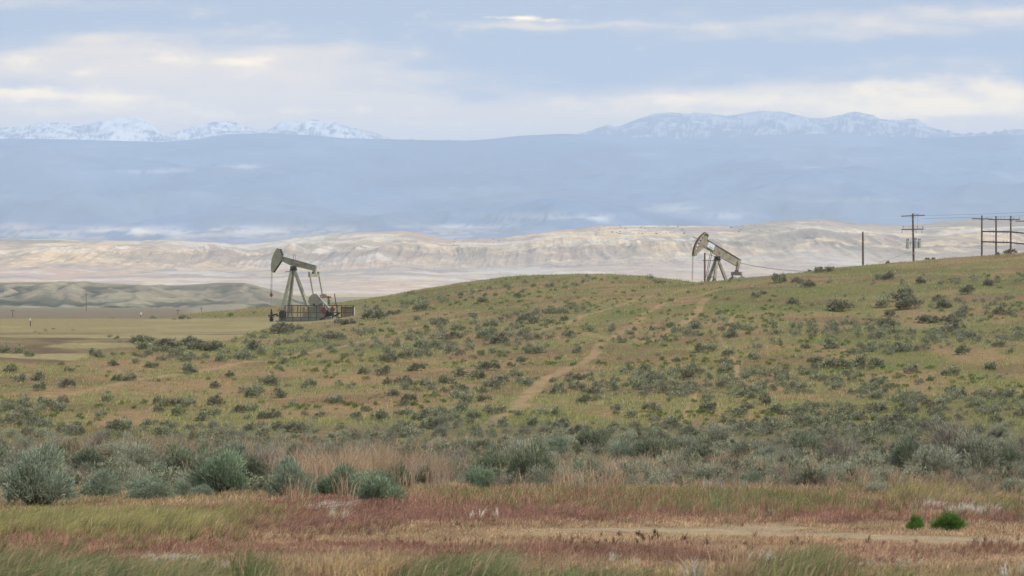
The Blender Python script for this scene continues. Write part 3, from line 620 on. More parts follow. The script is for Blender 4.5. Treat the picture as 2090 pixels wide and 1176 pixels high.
def mass(name, libkinds, pts, label_kind=True):
    """many small plants joined into one object"""
    srcs = []
    for k in libkinds:
        for fol, _ in LIB[k]:
            n = len(fol.vertices); co = np.empty(n * 3, np.float32); fol.vertices.foreach_get('co', co)
            m_ = len(fol.polygons); li = np.empty(m_ * 4, np.int32); fol.loops.foreach_get('vertex_index', li)
            cc = np.empty(n * 4, np.float32); fol.color_attributes['Col'].data.foreach_get('color', cc)
            srcs.append((co.reshape(-1, 3), li.reshape(-1, 4), cc.reshape(-1, 4)[:, :3]))
    B = Bag(); zs = Zg(np.array([q[0] for q in pts]), np.array([q[1] for q in pts])); jz = -1
    for (X, Y, w, hs) in pts:
        jz += 1
        co, li, cc = srcs[rng.integers(len(srcs))]
        nf = len(li); keep = np.sort(rng.choice(nf, min(nf, int(250 + 1400 * min(1, (w * FPX / Y / 45) ** 2))), replace=False))
        V4 = co[li[keep]].reshape(-1, 3); C4 = cc[li[keep]].reshape(-1, 3)
        a = rng.uniform(0, 6.28); ca, sa = math.cos(a), math.sin(a)
        v = np.stack([V4[:, 0] * ca - V4[:, 1] * sa, V4[:, 0] * sa + V4[:, 1] * ca, V4[:, 2] * hs], 1) * w
        v += np.array([X, Y, zs[jz] - .03 * w])
        B.add(v, np.arange(len(V4)).reshape(-1, 4), C4 * rng.uniform(.8, 1.15))
    o = B.build(name, M_leaf); tag(o, kind='stuff'); return o
# small sagebrush on the hill, clustered
px, py = rand_px(9000, -150, 2240, 560, 905); X, Y, Z = ground_at(px, py)
cl = fbm(X / 16, Y / 26, 141, 4); u, v, z = zones(X, Y)
ok = (rng.random(len(px)) < sst(.50, .62, cl) * .95 + .025) & (z['plain'] < .3) & (np.abs(v - py) < 4) & (Y > 133) & (Y < 432) & (z['track'] < .3)
pts = [(X[i], Y[i], np.interp(py[i], [560, 905], [9, 20]) * rng.uniform(.4, 1.55) / FPX * Y[i] * 1.1, rng.uniform(1.0, 1.35)) for i in np.where(ok)[0]]
print('small hill bushes', len(pts)); mass('small_sagebrush', ['hill', 'hilldark', 'hill'], pts)
cl2 = fbm(X / 12, Y / 18, 151, 4)
ok = (rng.random(len(px)) < sst(.52, .68, cl2) * .55 + .03 + .25 * (np.abs(py - 640) < 45) * (px > 850) * (px < 1600)) & (z['plain'] < .3) & (np.abs(v - py) < 4) & (Y > 140) & (Y < 440)
pts = [(X[i], Y[i], np.interp(py[i], [560, 905], [8, 16]) * rng.uniform(.5, 1.3) / FPX * Y[i] * 1.1, rng.uniform(.9, 1.3)) for i in np.where(ok)[0]]
print('green tufts', len(pts)); mass('green_rabbitbrush', ['hillgreen'], pts)
# low bushes between the tall ones of the belt
px, py = rand_px(3600, -100, 2190, 866, 1010); X, Y, Z = ground_at(px, py)
ok = (rng.random(3600) < .30 + .6 * sst(.4, .6, fbm(px / 90, py / 25, 171, 3))) & ~((px < 420) & (py > 1000)) & ~((px > 820) & (py > 1000))
pts = [(X[i], Y[i], np.interp(py[i], [868, 1012], [18, 52]) * rng.uniform(.6, 1.25) / FPX * Y[i], rng.uniform(.85, 1.3)) for i in np.where(ok)[0]]
mass('low_brush', ['hill', 'grey', 'dead', 'hilldark', 'grey'], pts)
# brush on the flat behind the pump and scattered on the plain
pts = []
for a_, b_, w in [(313, 651, 16), (374, 652, 22), (385, 652, 12), (230, 650, 8), (355, 653, 12), (470, 645, 14), (520, 640, 12), (480, 648, 8), (440, 649, 8), (72, 679, 8), (92, 676, 12), (81, 681, 7), (240, 694, 10), (108, 673, 10), (150, 675, 9), (225, 689, 14), (245, 699, 12), (262, 699, 12)]:
    X, Y, Z = ground_at([a_], [b_]); pts.append((X[0], Y[0], w * 1.1 / FPX * Y[0], .7))
mass('plain_brush', ['hilldark', 'hill'], pts)

# ================================================================ grasses
GW = np.array([.42, .12])      # the wind pushes tips to the right
def scatter(n, px0, px1, Y0, Y1):
    """even scatter over the ground inside an azimuth range"""
    Y = np.sqrt(rng.uniform(Y0 * Y0, Y1 * Y1, n)); X = (rng.uniform(px0, px1, n) - CX) / FPX * Y
    return X, Y
def P3(X, Y): return np.stack([X, Y, Zg(X, Y) - .01], 1)
def lean_of(n, w=1.0, s=.22): return GW * w + rng.normal(size=(n, 2)) * s
G = Bag()
GK = .92
g_red = lin(164, 118, 96) * GK; g_pur = lin(148, 110, 94) * GK; g_pnk = lin(188, 150, 122) * GK; g_tan = lin(192, 162, 124) * GK; g_yel = lin(172, 166, 100) * GK; g_grn = lin(130, 136, 90) * GK
g_olv = lin(136, 134, 80) * GK; g_pale = lin(214, 206, 184) * GK; g_rye = lin(178, 150, 122) * GK; g_dkg = lin(102, 116, 68) * GK
# short dry and red grass of the verge, 24 to 76 m
for (n, Y0, Y1, hk, wk) in ((260000, 24, 44, .44, .0055), (250000, 44, 62, .52, .008), (130000, 62, 80, .70, .012)):
    X, Y = scatter(n, -260, 2350, Y0, Y1); u, v, z = zones(X, Y, False)
    r = rng.random(n); red = np.clip(z['red'] * .95 * sst(.30, .55, .5 * z['n2'] + .5 * z['n1']), 0, .85)
    weedy = np.exp(-((v - 1022) / 20) ** 2) * sst(760, 950, u) * (1 - .8 * sst(1700, 1800, u)); red = red * (1 - .6 * weedy)
    isred = r < red * (.9 - .5 * z['road']); isgr = (~isred) & (rng.random(n) < .14 + .3 * sst(.55, .7, z['n3']) + .75 * weedy)
    col = np.where(isred[:, None], np.where((rng.random(n) < .45)[:, None], g_red, g_pur), np.where(isgr[:, None], g_olv, np.where((rng.random(n) < .20 + .6 * sst(.40, .60, z['n3']))[:, None], g_pnk, g_tan)))
    left = np.exp(-((u - 130) / 300) ** 2) * np.exp(-((v - 1066) / 20) ** 2)                     # yellow green grass bank bottom left
    isyel = rng.random(n) < left * .8; col = np.where(isyel[:, None], np.where((rng.random(n) < .5)[:, None], g_yel, g_olv), col)
    mot = fbm(X / .35, Y / .7, 181, 3); mot2 = fbm(X / 1.6, Y / 4.0, 182, 3)
    col = jit(col, n, .25, .07) * (.45 + 1.1 * mot[:, None]) * (.7 + .6 * mot2[:, None])
    h_ = rng.uniform(.10, .24, n) * hk * (1 + .5 * isred + .8 * weedy) * (1 - .75 * np.clip(z['road'], 0, 1)) * (1 - .35 * np.clip(z['dry'], 0, 1)) * (1 + .5 * isyel) * (.25 + 1.5 * mot)
    keep = (rng.random(n) < 1 - .72 * np.clip(z['road'] * sst(.35, .6, z['n2'] + .1), 0, 1))
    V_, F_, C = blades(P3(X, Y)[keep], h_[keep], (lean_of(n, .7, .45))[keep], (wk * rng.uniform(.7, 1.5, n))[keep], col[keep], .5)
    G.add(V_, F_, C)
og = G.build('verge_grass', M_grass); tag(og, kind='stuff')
# long wind blown grass: clumps of fine blades (px, row, spread px, rows, count, height, colour list, lean, name)
def long_grass(name, specs):
    B = Bag()
    for (px, py, sx, sy, n, h0, cl_, ln, wd) in specs:
        k = max(1, n // 18); a = px + rng.normal(size=k) * sx; b = py + rng.normal(size=k) * sy
        tx, ty, Z = ground_at(a, np.maximum(b, 870), ymin=20, ymax=140); idx = rng.integers(0, k, n)
        X = tx[idx] + rng.normal(size=n) * .10 * h0; Y = ty[idx] + rng.normal(size=n) * .10 * h0
        hs = rng.uniform(.75, 1.15, k)[idx] * h0 * rng.uniform(.5, 1.1, n); cc = np.array(cl_)[rng.integers(0, len(cl_), k)[idx]]
        dryb = (rng.random(n) < .22) & (h0 < .6); cc = np.where(dryb[:, None], np.where((rng.random(n) < .5)[:, None], g_tan, g_pnk), cc); cc = cc * (.55 + .9 * fbm(X / .5, Y / 1.0, 191, 3))[:, None]
        rad = rng.normal(size=(n, 2)) * .30
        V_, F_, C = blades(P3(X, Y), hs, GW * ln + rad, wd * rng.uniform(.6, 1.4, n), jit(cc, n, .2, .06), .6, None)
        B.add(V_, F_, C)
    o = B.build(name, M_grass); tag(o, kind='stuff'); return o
long_grass('windblown_grass', [
 (60, 1086, 90, 9, 5500, .40, [g_yel, g_olv, g_yel], 1.7, .007), (240, 1078, 90, 9, 6500, .44, [g_yel, g_olv, g_yel], 1.8, .007), (370, 1076, 60, 9, 4500, .44, [g_yel, g_olv], 1.8, .007),
 (300, 1094, 100, 7, 3000, .30, [g_olv, g_yel], 1.6, .007), (150, 1066, 120, 6, 2500, .30, [g_yel, g_olv], 1.6, .007), (500, 1050, 60, 8, 1200, .35, [g_olv, g_yel], 1.5, .007),
 (1880, 1020, 40, 6, 1500, .50, [g_yel, g_olv], 1.3, .008), (1930, 1030, 60, 6, 1300, .40, [g_yel, g_rye], 1.3, .008), (2010, 1040, 30, 5, 700, .45, [g_yel, g_olv], 1.3, .008)])
long_grass('green_weeds', [
 (20, 1176, 90, 22, 5000, .34, [g_grn, g_olv, g_dkg], 1.9, .006), (150, 1200, 110, 18, 5000, .36, [g_grn, g_dkg], 1.9, .006), (330, 1200, 80, 14, 3000, .30, [g_grn, g_olv], 1.6, .006),
 (520, 1190, 26, 12, 700, .40, [g_grn, g_dkg], .4, .006), (425, 1165, 6, 3, 110, .18, [g_grn], .2, .006), (905, 1192, 55, 10, 3200, .32, [g_grn, g_dkg], 1.5, .006), (975, 1192, 26, 8, 1500, .42, [g_grn, g_dkg], 1.7, .006),
 (1150, 1198, 70, 8, 2200, .22, [g_grn, g_dkg], 1.2, .006), (1630, 1185, 40, 10, 2400, .42, [g_grn, g_dkg, g_olv], 1.1, .006), (1560, 1192, 60, 8, 1300, .25, [g_grn, g_olv], 1.2, .006), (1300, 1198, 50, 6, 700, .2, [g_grn, g_olv], 1.0, .006), (1800, 1190, 120, 8, 900, .2, [g_grn, g_olv], 1.0, .006),
 (1450, 1044, 150, 9, 3600, .42, [g_olv, g_grn, g_olv, g_red], .5, .008), (1640, 1040, 110, 9, 3200, .40, [g_olv, g_grn, g_olv], .5, .008), (1250, 1030, 120, 9, 2200, .34, [g_olv, g_grn, g_red], .5, .008), (1000, 1022, 110, 7, 1600, .28, [g_olv, g_grn], .5, .008),
 (1460, 1040, 14, 4, 500, .50, [g_grn, g_dkg], .3, .008), (455, 1024, 40, 4, 900, .16, [g_dkg, g_grn], .3, .008), (2080, 1050, 30, 8, 700, .35, [g_grn, g_olv], .4, .008), (600, 1020, 30, 5, 400, .25, [g_olv, g_grn], .3, .008)])
long_grass('red_cheatgrass', [
 (560, 1078, 110, 9, 6000, 0.26, [g_red, g_pur, g_pur * .85], 1.4, .008), (700, 1060, 90, 10, 4200, 0.24, [g_red, g_pur], 1.3, .008), (430, 1092, 80, 10, 2600, 0.21, [g_red, g_pur, g_olv], 1.3, .008), (860, 1055, 100, 10, 3500, 0.20, [g_red, g_pur], 1.2, .008),
 (1150, 1052, 160, 8, 3600, 0.17, [g_red, g_pur], 1.0, .008), (1500, 1052, 200, 7, 3800, 0.18, [g_red, g_pur, g_tan], .9, .008), (1750, 1052, 110, 8, 2600, 0.20, [g_red, g_pur], .9, .008), (2030, 1058, 60, 8, 1800, 0.22, [g_red, g_pur], .8, .008),
 (820, 1120, 50, 5, 900, 0.11, [g_pur, g_red], .8, .007), (1120, 1108, 80, 5, 1300, 0.10, [g_pur, g_red], .8, .007), (650, 1128, 60, 5, 800, 0.11, [g_pur, g_red], .8, .007), (1700, 1140, 200, 8, 2500, 0.12, [g_pur, g_red, g_tan], .7, .006), (2050, 1125, 50, 8, 1500, 0.18, [g_pur, g_red], .7, .006), (250, 1110, 120, 8, 2500, 0.18, [g_pur, g_red, g_olv], 1.2, .007), (1950, 1150, 120, 8, 1200, 0.13, [g_pur, g_red], .7, .006), (1250, 1108, 60, 5, 260, .15, [lin(96, 66, 58)], .3, .010), (1330, 1100, 60, 5, 160, .14, [lin(96, 66, 58)], .3, .010), (1650, 1108, 160, 6, 240, .12, [lin(96, 76, 60)], .3, .010), (1500, 1125, 200, 10, 260, .13, [lin(96, 66, 58)], .3, .010), (900, 1125, 200, 12, 260, .13, [lin(96, 66, 58)], .3, .010), (270, 1160, 60, 8, 700, 0.15, [g_pur, g_red], 1, .006), (800, 1150, 200, 8, 900, 0.08, [g_pur, g_red], .8, .006)])
long_grass('tan_ryegrass', [
 (1350, 965, 90, 14, 1100, .75, [g_rye, g_tan], .3, .012), (1560, 968, 90, 14, 1100, .70, [g_rye, g_tan], .3, .012), (1760, 985, 90, 12, 1100, .65, [g_rye, g_tan], .3, .012), (1980, 990, 80, 12, 900, .6, [g_rye, g_tan], .3, .012), (330, 935, 120, 14, 1300, .8, [g_rye, g_tan], .3, .013), (480, 985, 50, 8, 500, .8, [g_rye, g_tan], .3, .012), (1080, 950, 90, 14, 800, .7, [g_rye, g_tan], .3, .013),
 (640, 1000, 45, 14, 1950, 1.06, [g_rye, g_tan, g_rye], .35, .012), (720, 985, 60, 16, 2700, 1.15, [g_rye, g_tan], .35, .012), (800, 975, 45, 12, 1350, 0.94, [g_rye, g_tan], .35, .012), (870, 985, 35, 10, 975, 0.85, [g_rye, g_rye], .35, .012),
 (560, 960, 70, 12, 1350, 0.85, [g_rye, lin(158, 144, 122) * GK], .35, .014), (420, 950, 90, 12, 1125, 0.68, [g_rye, lin(158, 144, 122) * GK], .3, .014), (1170, 985, 60, 12, 1125, 0.72, [g_rye, g_tan], .3, .012), (1240, 992, 60, 8, 825, 0.68, [g_rye, g_tan], .3, .012), (1290, 975, 50, 10, 675, 0.68, [g_rye, g_tan], .3, .012),
 (960, 960, 60, 12, 750, 0.68, [g_rye, g_olv], .3, .014), (900, 930, 120, 12, 975, 0.59, [g_rye, g_olv], .3, .016), (200, 925, 180, 12, 1650, 0.42, [g_rye, lin(150, 112, 92) * GK], .3, .016), (600, 915, 200, 10, 1650, 0.51, [g_rye, g_tan], .3, .016),
 (1500, 1000, 60, 8, 675, 0.42, [g_rye, g_rye, g_pale * .8], .3, .012), (1570, 1005, 30, 5, 450, 0.42, [g_rye, g_tan], .6, .012), (1850, 1005, 120, 8, 1275, 0.38, [g_rye, g_olv], .5, .012), (2000, 1005, 80, 10, 1125, 0.38, [g_tan, g_rye, g_olv], .5, .012), (1690, 940, 40, 8, 262, 0.68, [g_rye, g_tan], .3, .012), (1400, 985, 200, 12, 1125, 0.38, [g_rye, g_olv], .3, .012), (1700, 1010, 150, 8, 1125, 0.30, [g_rye, g_olv], .3, .012), (600, 1028, 22, 4, 120, 0.51, [lin(178, 140, 112) * GK], .1, .008)])
long_grass('dry_straw', [
 (665, 1042, 22, 3, 420, .30, [g_pale], 2.2, .010), (690, 1066, 18, 3, 120, .34, [g_tan, g_pale], .8, .012), (985, 1058, 14, 3, 60, .30, [g_pale], .4, .014), (1575, 1052, 14, 3, 200, .20, [g_pale, g_tan], .6, .012), (1880, 1040, 26, 3, 700, .24, [g_pale], .9, .012), (1960, 1048, 22, 3, 500, .24, [g_pale], .9, .012), (2000, 1050, 26, 3, 700, .24, [g_pale], .9, .012),
 (1070, 996, 16, 2, 260, .22, [g_pale], 1.5, .012), (325, 1150, 30, 4, 500, .18, [g_pale], 2.2, .008), (430, 1168, 22, 4, 300, .16, [g_pale], 2.0, .008), (1570, 1148, 16, 4, 250, .18, [g_pale], .8, .008), (750, 1186, 50, 10, 900, .34, [g_tan, lin(200, 170, 120) * GK], .5, .008), (700, 1176, 40, 8, 500, .26, [g_tan], .5, .008),
 (1400, 1196, 14, 6, 30, .30, [g_pale, g_tan], .3, .012), (1500, 1192, 18, 6, 60, .40, [g_tan], .3, .010), (1530, 1188, 16, 6, 60, .34, [g_tan], .3, .010), (1780, 1160, 40, 5, 300, .10, [g_pale], 1.8, .008), (1250, 1150, 20, 4, 90, .14, [g_pale], .8, .008), (2080, 1180, 14, 6, 120, .26, [g_pale, g_tan], .5, .008), (1545, 1058, 10, 3, 60, .36, [g_tan], .2, .010), (1330, 1050, 20, 3, 90, .24, [g_tan, g_pale], .4, .010), (1830, 1150, 40, 5, 200, .1, [g_pale], 1.8, .008), (1590, 985, 24, 2, 160, .16, [lin(170, 160, 156)*GK], 1.2, .014)])
# sparse soft grass over the hill, 120 to 440 m
B = Bag()
for (n, Y0, Y1, w_, h0) in ((120000, 78, 150, .016, .26), (190000, 140, 250, .024, .24), (250000, 250, 500, .040, .25)):
    X, Y = scatter(n, -250, 2330, Y0, Y1); u, v, z = zones(X, Y)
    n1, n2, n3 = z['n1'], z['n2'], z['n3']
    soil = np.clip(sst(.50, .62, n1) * .6 + sst(.54, .66, n2) * .5, 0, .9)
    clump = sst(.40, .62, fbm(X / .9, Y / 1.2, 161, 3))
    keep = (rng.random(n) < (1 - soil) * (.35 + .75 * clump)) & (z['plain'] < .5) & (rng.random(n) > z['track'] * 1.1)
    belt_ = Y < 128
    gfrac = sst(.40, .62, n3) * .6 + .2
    r = rng.random(n)
    col = np.where((r < gfrac)[:, None], g_olv * 1.08, np.where((r < gfrac + .25)[:, None], g_yel, lin(150, 126, 88) * GK))
    col = np.where(((r > .9) & (n2 > .5))[:, None], g_grn * .9, col)
    col = np.where((belt_ & (r < .5))[:, None], lin(150, 128, 100) * GK, col); col = np.where((belt_ & (r > .82))[:, None], g_pur * 1.3, col)
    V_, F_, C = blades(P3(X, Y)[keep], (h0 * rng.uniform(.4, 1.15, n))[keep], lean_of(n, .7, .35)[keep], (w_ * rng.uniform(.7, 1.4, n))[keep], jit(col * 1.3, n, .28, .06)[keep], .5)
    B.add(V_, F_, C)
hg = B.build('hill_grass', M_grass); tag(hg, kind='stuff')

# ================================================================ built things
class MB:
    def __init__(s): s.v = []; s.f = []
    def _add(s, vs, fs):
        n = len(s.v); s.v += [tuple(v) for v in vs]; s.f += [tuple(i + n for i in f) for f in fs]; return s
    def box(s, c, d, rot=None, taper=None):
        c = Vector(c); h = [x / 2 for x in d]; vs = []
        for z in (-1, 1):
            k = 1 if (taper is None or z < 0) else taper
            for x, y in ((-1, -1), (1, -1), (1, 1), (-1, 1)): vs.append(Vector((x * h[0] * k, y * h[1] * k, z * h[2])))
        if rot is not None: vs = [rot @ v for v in vs]
        return s._add([v + c for v in vs], [(3, 2, 1, 0), (4, 5, 6, 7), (0, 1, 5, 4), (1, 2, 6, 5), (2, 3, 7, 6), (3, 0, 4, 7)])
    def bar(s, a, b, w, h=None, up=(0, 0, 1), w2=None, h2=None):
        """rectangular bar from a to b; w across, h along up"""
        a, b = Vector(a), Vector(b); h = h or w; w2 = w2 or w; h2 = h2 or h
        d = (b - a).normalized(); u = Vector(up); sd = d.cross(u)
        if sd.length < 1e-4: sd = d.cross(Vector((1, 0, 0)))
        sd.normalize(); u = sd.cross(d).normalized(); vs = []
        for p, ww, hh in ((a, w, h), (b, w2, h2)):
            for i, j in ((-1, -1), (1, -1), (1, 1), (-1, 1)): vs.append(p + sd * i * ww / 2 + u * j * hh / 2)
        return s._add(vs, [(3, 2, 1, 0), (4, 5, 6, 7), (0, 1, 5, 4), (1, 2, 6, 5), (2, 3, 7, 6), (3, 0, 4, 7)])
    def tube(s, pts, r, n=8, r2=None):
        pts = [Vector(p) for p in pts]; m = len(pts); vs = []
        for k, p in enumerate(pts):
            d = (pts[min(k + 1, m - 1)] - pts[max(k - 1, 0)]).normalized(); a = Vector((0, 0, 1)) if abs(d.z) < .9 else Vector((1, 0, 0))
            x = d.cross(a).normalized(); y = d.cross(x); rr = r if r2 is None else r + (r2 - r) * k / (m - 1)
            for i in range(n):
                t = 2 * math.pi * i / n; vs.append(p + x * rr * math.cos(t) + y * rr * math.sin(t))
        fs = [(k * n + i, k * n + (i + 1) % n, (k + 1) * n + (i + 1) % n, (k + 1) * n + i) for k in range(m - 1) for i in range(n)]
        return s._add(vs, fs + [tuple(reversed(range(n))), tuple(range((m - 1) * n, m * n))])
    def prism(s, poly, y0, y1):
        """polygon in the x-z plane extruded from y0 to y1"""
        n = len(poly); vs = [(x, y0, z) for x, z in poly] + [(x, y1, z) for x, z in poly]
        return s._add(vs, [tuple(range(n)), tuple(reversed(range(n, 2 * n)))] + [(i, i + n, (i + 1) % n + n, (i + 1) % n) for i in range(n)])
    def build(s, name, mat, parent=None, bevel=0.0, loc=None, rot=None):
        me = bpy.data.meshes.new(name); me.from_pydata(s.v, [], s.f); me.update()
        import bmesh
        bm = bmesh.new(); bm.from_mesh(me); bmesh.ops.recalc_face_normals(bm, faces=bm.faces)
        if bevel: bmesh.ops.bevel(bm, geom=bm.edges[:], offset=bevel, segments=1, affect='EDGES', clamp_overlap=True)
        bm.to_mesh(me); bm.free(); me.materials.append(mat)
        o = bpy.data.objects.new(name, me); COL.objects.link(o)
        if parent is not None: o.parent = parent
        if loc: o.location = loc
        if rot: o.rotation_euler = rot
        return o
def thing(name, loc, rz=0.0, label=None, cat=None, group=None):
    e = bpy.data.objects.new(name, None); COL.objects.link(e); e.location = loc; e.rotation_euler = (0, 0, rz); e.empty_display_size = .2
    return tag(e, label, cat, group)

M_paint = mat_plain('olive_tan_paint', (.30, .285, .195), .55, var=.18, scale=.9, rust=.25)
M_paint2 = mat_plain('weathered_tan_paint', (.31, .28, .20), .65, var=.22, scale=.8, rust=.5)
M_dark = mat_plain('dark_greasy_steel', (.045, .04, .034), .6, var=.3, scale=3)
M_rust = mat_plain('rusty_steel', (.13, .065, .04), .85, var=.4, scale=3)
M_fence = mat_plain('fence_dark_olive', (.06, .065, .045), .7, var=.3, scale=3)
M_redp = mat_plain('red_paint', (.33, .06, .04), .5, var=.2, scale=3)
M_orange = mat_plain('orange_sign_paint', (.75, .27, .03), .5, var=.1, scale=3)
M_white = mat_plain('white_panel', (.62, .65, .66), .5, var=.08, scale=2)
M_pink = mat_plain('faded_sticker', (.48, .30, .24), .6, var=.15, scale=4)
M_ink = mat_plain('faded_ink', (.25, .26, .30), .7, var=.1, scale=4)
M_wood = mat_plain('old_brown_pole_wood', (.145, .085, .062), .9, var=.35, scale=2.5)
M_wood2 = mat_plain('dark_timber', (.055, .042, .038), .9, var=.3, scale=2.5)
M_gal = mat_plain('galvanised_grey', (.42, .42, .39), .45, .4, var=.15, scale=3, rust=.15)
M_glassy = mat_plain('porcelain_brown', (.07, .05, .05), .3, var=.1, scale=3)
M_wire = mat_plain('wire', (.05, .05, .055), .5, .6, var=.1)
M_gravel = mat_plain('pad_gravel', (.22, .17, .125), .95, var=.35, scale=6)
M_pipe = mat_plain('marker_white', (.7, .7, .68), .6, var=.1, scale=4)

def pivoted(polar, piv, ang):
    """polygon given in beam coordinates around the pivot, turned by ang (head up = positive)"""
    ca, sa = math.cos(ang), math.sin(ang); px, pz = piv
    return [(px + x * ca + z * sa, pz - x * sa + z * ca) for x, z in polar]
def pump_jack(loc, rz, H, ang, Rh, tail, depth, label, style):
    """beam pump. local x runs along the beam (head at -x), base below the bearing at x = 0"""
    T = thing('pump_jack', loc, rz, label, 'pump jack')
    pm = M_paint if style == 1 else M_paint2; A = R(ang); piv = (0, H)
    P = lambda pts: pivoted(pts, piv, A)
    P1 = lambda x, z: P([(x, z)])[0]
    top = .35 + depth
    # walking beam: web, flanges, stiffeners (the beam is deeper over the saddle)
    wb = MB(); xh = -Rh * .66
    wb.prism(P([(xh, top), (tail, top), (tail, .42 + .05), (.9, .38), (.45, .33), (-.45, .33), (-.9, .38), (xh, .62 if style == 1 else .40)]), -.055, .055)
    wb.prism(P([(xh, top + .045), (tail + .02, top + .045), (tail + .02, top), (xh, top)]), -.17, .17)
    for seg in (((tail, .47), (.9, .38)), ((.9, .38), (.45, .33)), ((.45, .33), (-.45, .33)), ((-.45, .33), (-.9, .38)), ((-.9, .38), (xh, .62 if style == 1 else .40))):
        (xa, za), (xb, zb_) = seg; wb.prism(P([(xa, za), (xb, zb_), (xb, zb_ - .04), (xa, za - .04)]), -.17, .17)
    for xs in (xh + .5, -.5, .5, 1.6, tail - .4): wb.prism(P([(xs, top), (xs + .03, top), (xs + .03, .48), (xs, .48)]), -.15, .15)
    wb.prism(P([(tail, top), (tail + .04, top), (tail + .04, .47), (tail, .47)]), -.17, .17)
    beam = wb.build('walking_beam', pm, T)
    # horsehead
    hh = MB(); a0, a1 = R(-25), R(31)
    arc = [(-Rh * math.cos(a0 + (a1 - a0) * k / 14), Rh * math.sin(a0 + (a1 - a0) * k / 14) + .25) for k in range(15)]
    inner = [(x * .955 - .0, (z - .25) * .955 + .25) for x, z in arc]
    tx, tz = arc[-1]; bx_, bz = arc[0]
    if style == 1:
        body = arc + [(tx + .42, tz - .02), (xh + .25, top + .15), (xh + .28, .55), (bx_ + .30, bz - .02)]
        hh.prism(P(body), -.17, .17)
        head = hh.build('horsehead', pm, T, bevel=.012)
        tr = MB(); tr.prism(P([(xh + .26, top + .15), (tx + .43, tz - .02), (tx + .50, tz - .02), (xh + .36, top + .15)]), -.18, .18)
        tr.prism(P([(xh + .29, .56), (bx_ + .30, bz - .02), (bx_ + .37, bz + .02), (xh + .37, .60)]), -.18, .18); tr.build('head_back_plate', M_dark, head)
    else:
        for k in range(14):
            hh.prism(P([arc[k], arc[k + 1], inner[k + 1], inner[k]]), -.24, .24)
        plate = [(x + .50 * math.sin(math.pi * (k + 1.5) / 17) + .04, z) for k, (x, z) in enumerate(arc)]
        hh.prism(P(plate + [(tx + .72, tz - .12), (xh + .08, top + .05), (xh + .05, .28), (bx_ + .30, bz + .02)]), -.06, .06)
        hh.prism(P([(tx - .02, tz + .03), (tx + .66, tz - .07), (tx + .65, tz - .16), (tx, tz - .08)]), -.24, .24)
        hh.prism(P([(bx_, bz), (bx_ + .26, bz - .01), (bx_ + .27, bz + .12), (bx_ + .0, bz + .12)]), -.24, .24)
        head = hh.build('horsehead', pm, T)
        rib = MB()
        for k in (1, 3, 5, 7, 9, 11, 13):
            x, z = inner[k]; rib.prism(P([(x - .02, z + .07), (x + .45, z + .03), (x + .45, z - .08), (x - .02, z - .07)]), -.055, .055)
        rib.build('head_rib', M_rust, head)
        rim = MB()
        for k in range(14): rim.prism(P([(arc[k][0] * 1.006, arc[k][1]), (arc[k + 1][0] * 1.006, arc[k + 1][1]), arc[k + 1], arc[k]]), -.25, .25)
        rim.build('head_rim', M_rust, head)
        lt = MB(); p0 = P1(-Rh * 1.0, .9); lt.bar((p0[0], -.1, p0[1]), (p0[0] - .75, -.1, p0[1] + .28), .04); lt.bar((p0[0], .15, p0[1] + .08), (p0[0] - .65, .15, p0[1] + .36), .04); lt.bar((p0[0] - .75, -.1, p0[1] + .28), (p0[0] - .65, .15, p0[1] + .36), .05); lt.build('cable_catch', M_rust, head)
    # bridle, carrier bar, polished rod
    hx, hz = P1(-Rh, .25) ; hb_ = P1(bx_, bz); vx = -Rh - .02
    zc = 3.55 if style == 1 else 1.2
    br = MB()
    for y in (-.12, .12): br.tube([(hb_[0] - .02, y, hb_[1] + .05), (vx + .05, y, zc)], .022, 6)
    br.build('bridle_cable', M_dark, T)
    if style == 1:
        cb = MB().box((vx + .05, 0, zc), (.30, .42, .22)).tube([(vx + .05, 0, zc + .1), (vx + .05, 0, zc + .34)], .10, 10).box((vx + .05, 0, zc - .18), (.22, .2, .16)); cb.build('carrier_bar', M_redp, T, bevel=.02)
    MB().tube([(vx + .05, 0, zc), (vx + .05, 0, .9)], .03, 8).build('polished_rod', M_gal if style == 1 else M_dark, T)
    # samson post
    sp_ = MB()
    yb = 1.0
    fx, rx = (-1.45, 2.15) if style == 1 else (-1.15, 1.75)
    legs = []
    for y in (-yb, yb):
        l = MB().bar((fx, y, .25), (-.16, y * .22, H - .30), .42, .36, up=(1, 0, 0), w2=.30, h2=.30); l.build('leg', pm, T)
    zr = 2.15 if style == 1 else .2
    l = MB().bar((rx, 0, zr), (.16, 0, H - .30), .46, .36, up=(1, 0, 0), w2=.34, h2=.30); l.build('leg', pm, T)
    cr = MB()
    for t_ in (.35, .62): 
        xx = fx + (-.16 - fx) * t_; yy = yb * (1 - .78 * t_); zz = .25 + (H - .55) * t_; cr.bar((xx, -yy, zz), (xx, yy, zz), .12)
    cr.build('cross_brace', pm, T)
    bg_ = MB().box((0, 0, H - .18), (.72, .80, .22)).tube([(0, -.55, H + .05), (0, .55, H + .05)], .19, 12).box((0, 0, H + .24), (.75, .5, .12)); bg_.build('centre_bearing', M_dark, T, bevel=.02)
    if style == 1: MB().bar((-.35, 0, H - .35), (-1.25, -.1, H - .48), .07).build('brake_lever', M_dark, T)
    # ladder up the front legs
    ld = MB(); lx0, lx1 = (fx + .05, -.30) if style == 1 else (fx - .95, -1.05)
    ly = 0.0 if style == 1 else -.3; zt_ = H - .5 if style == 1 else H + 1.0
    for y in (-.22, .22): ld.bar((lx0, ly + y, .3), (lx1, ly + y, zt_), .05)
    nr = 20
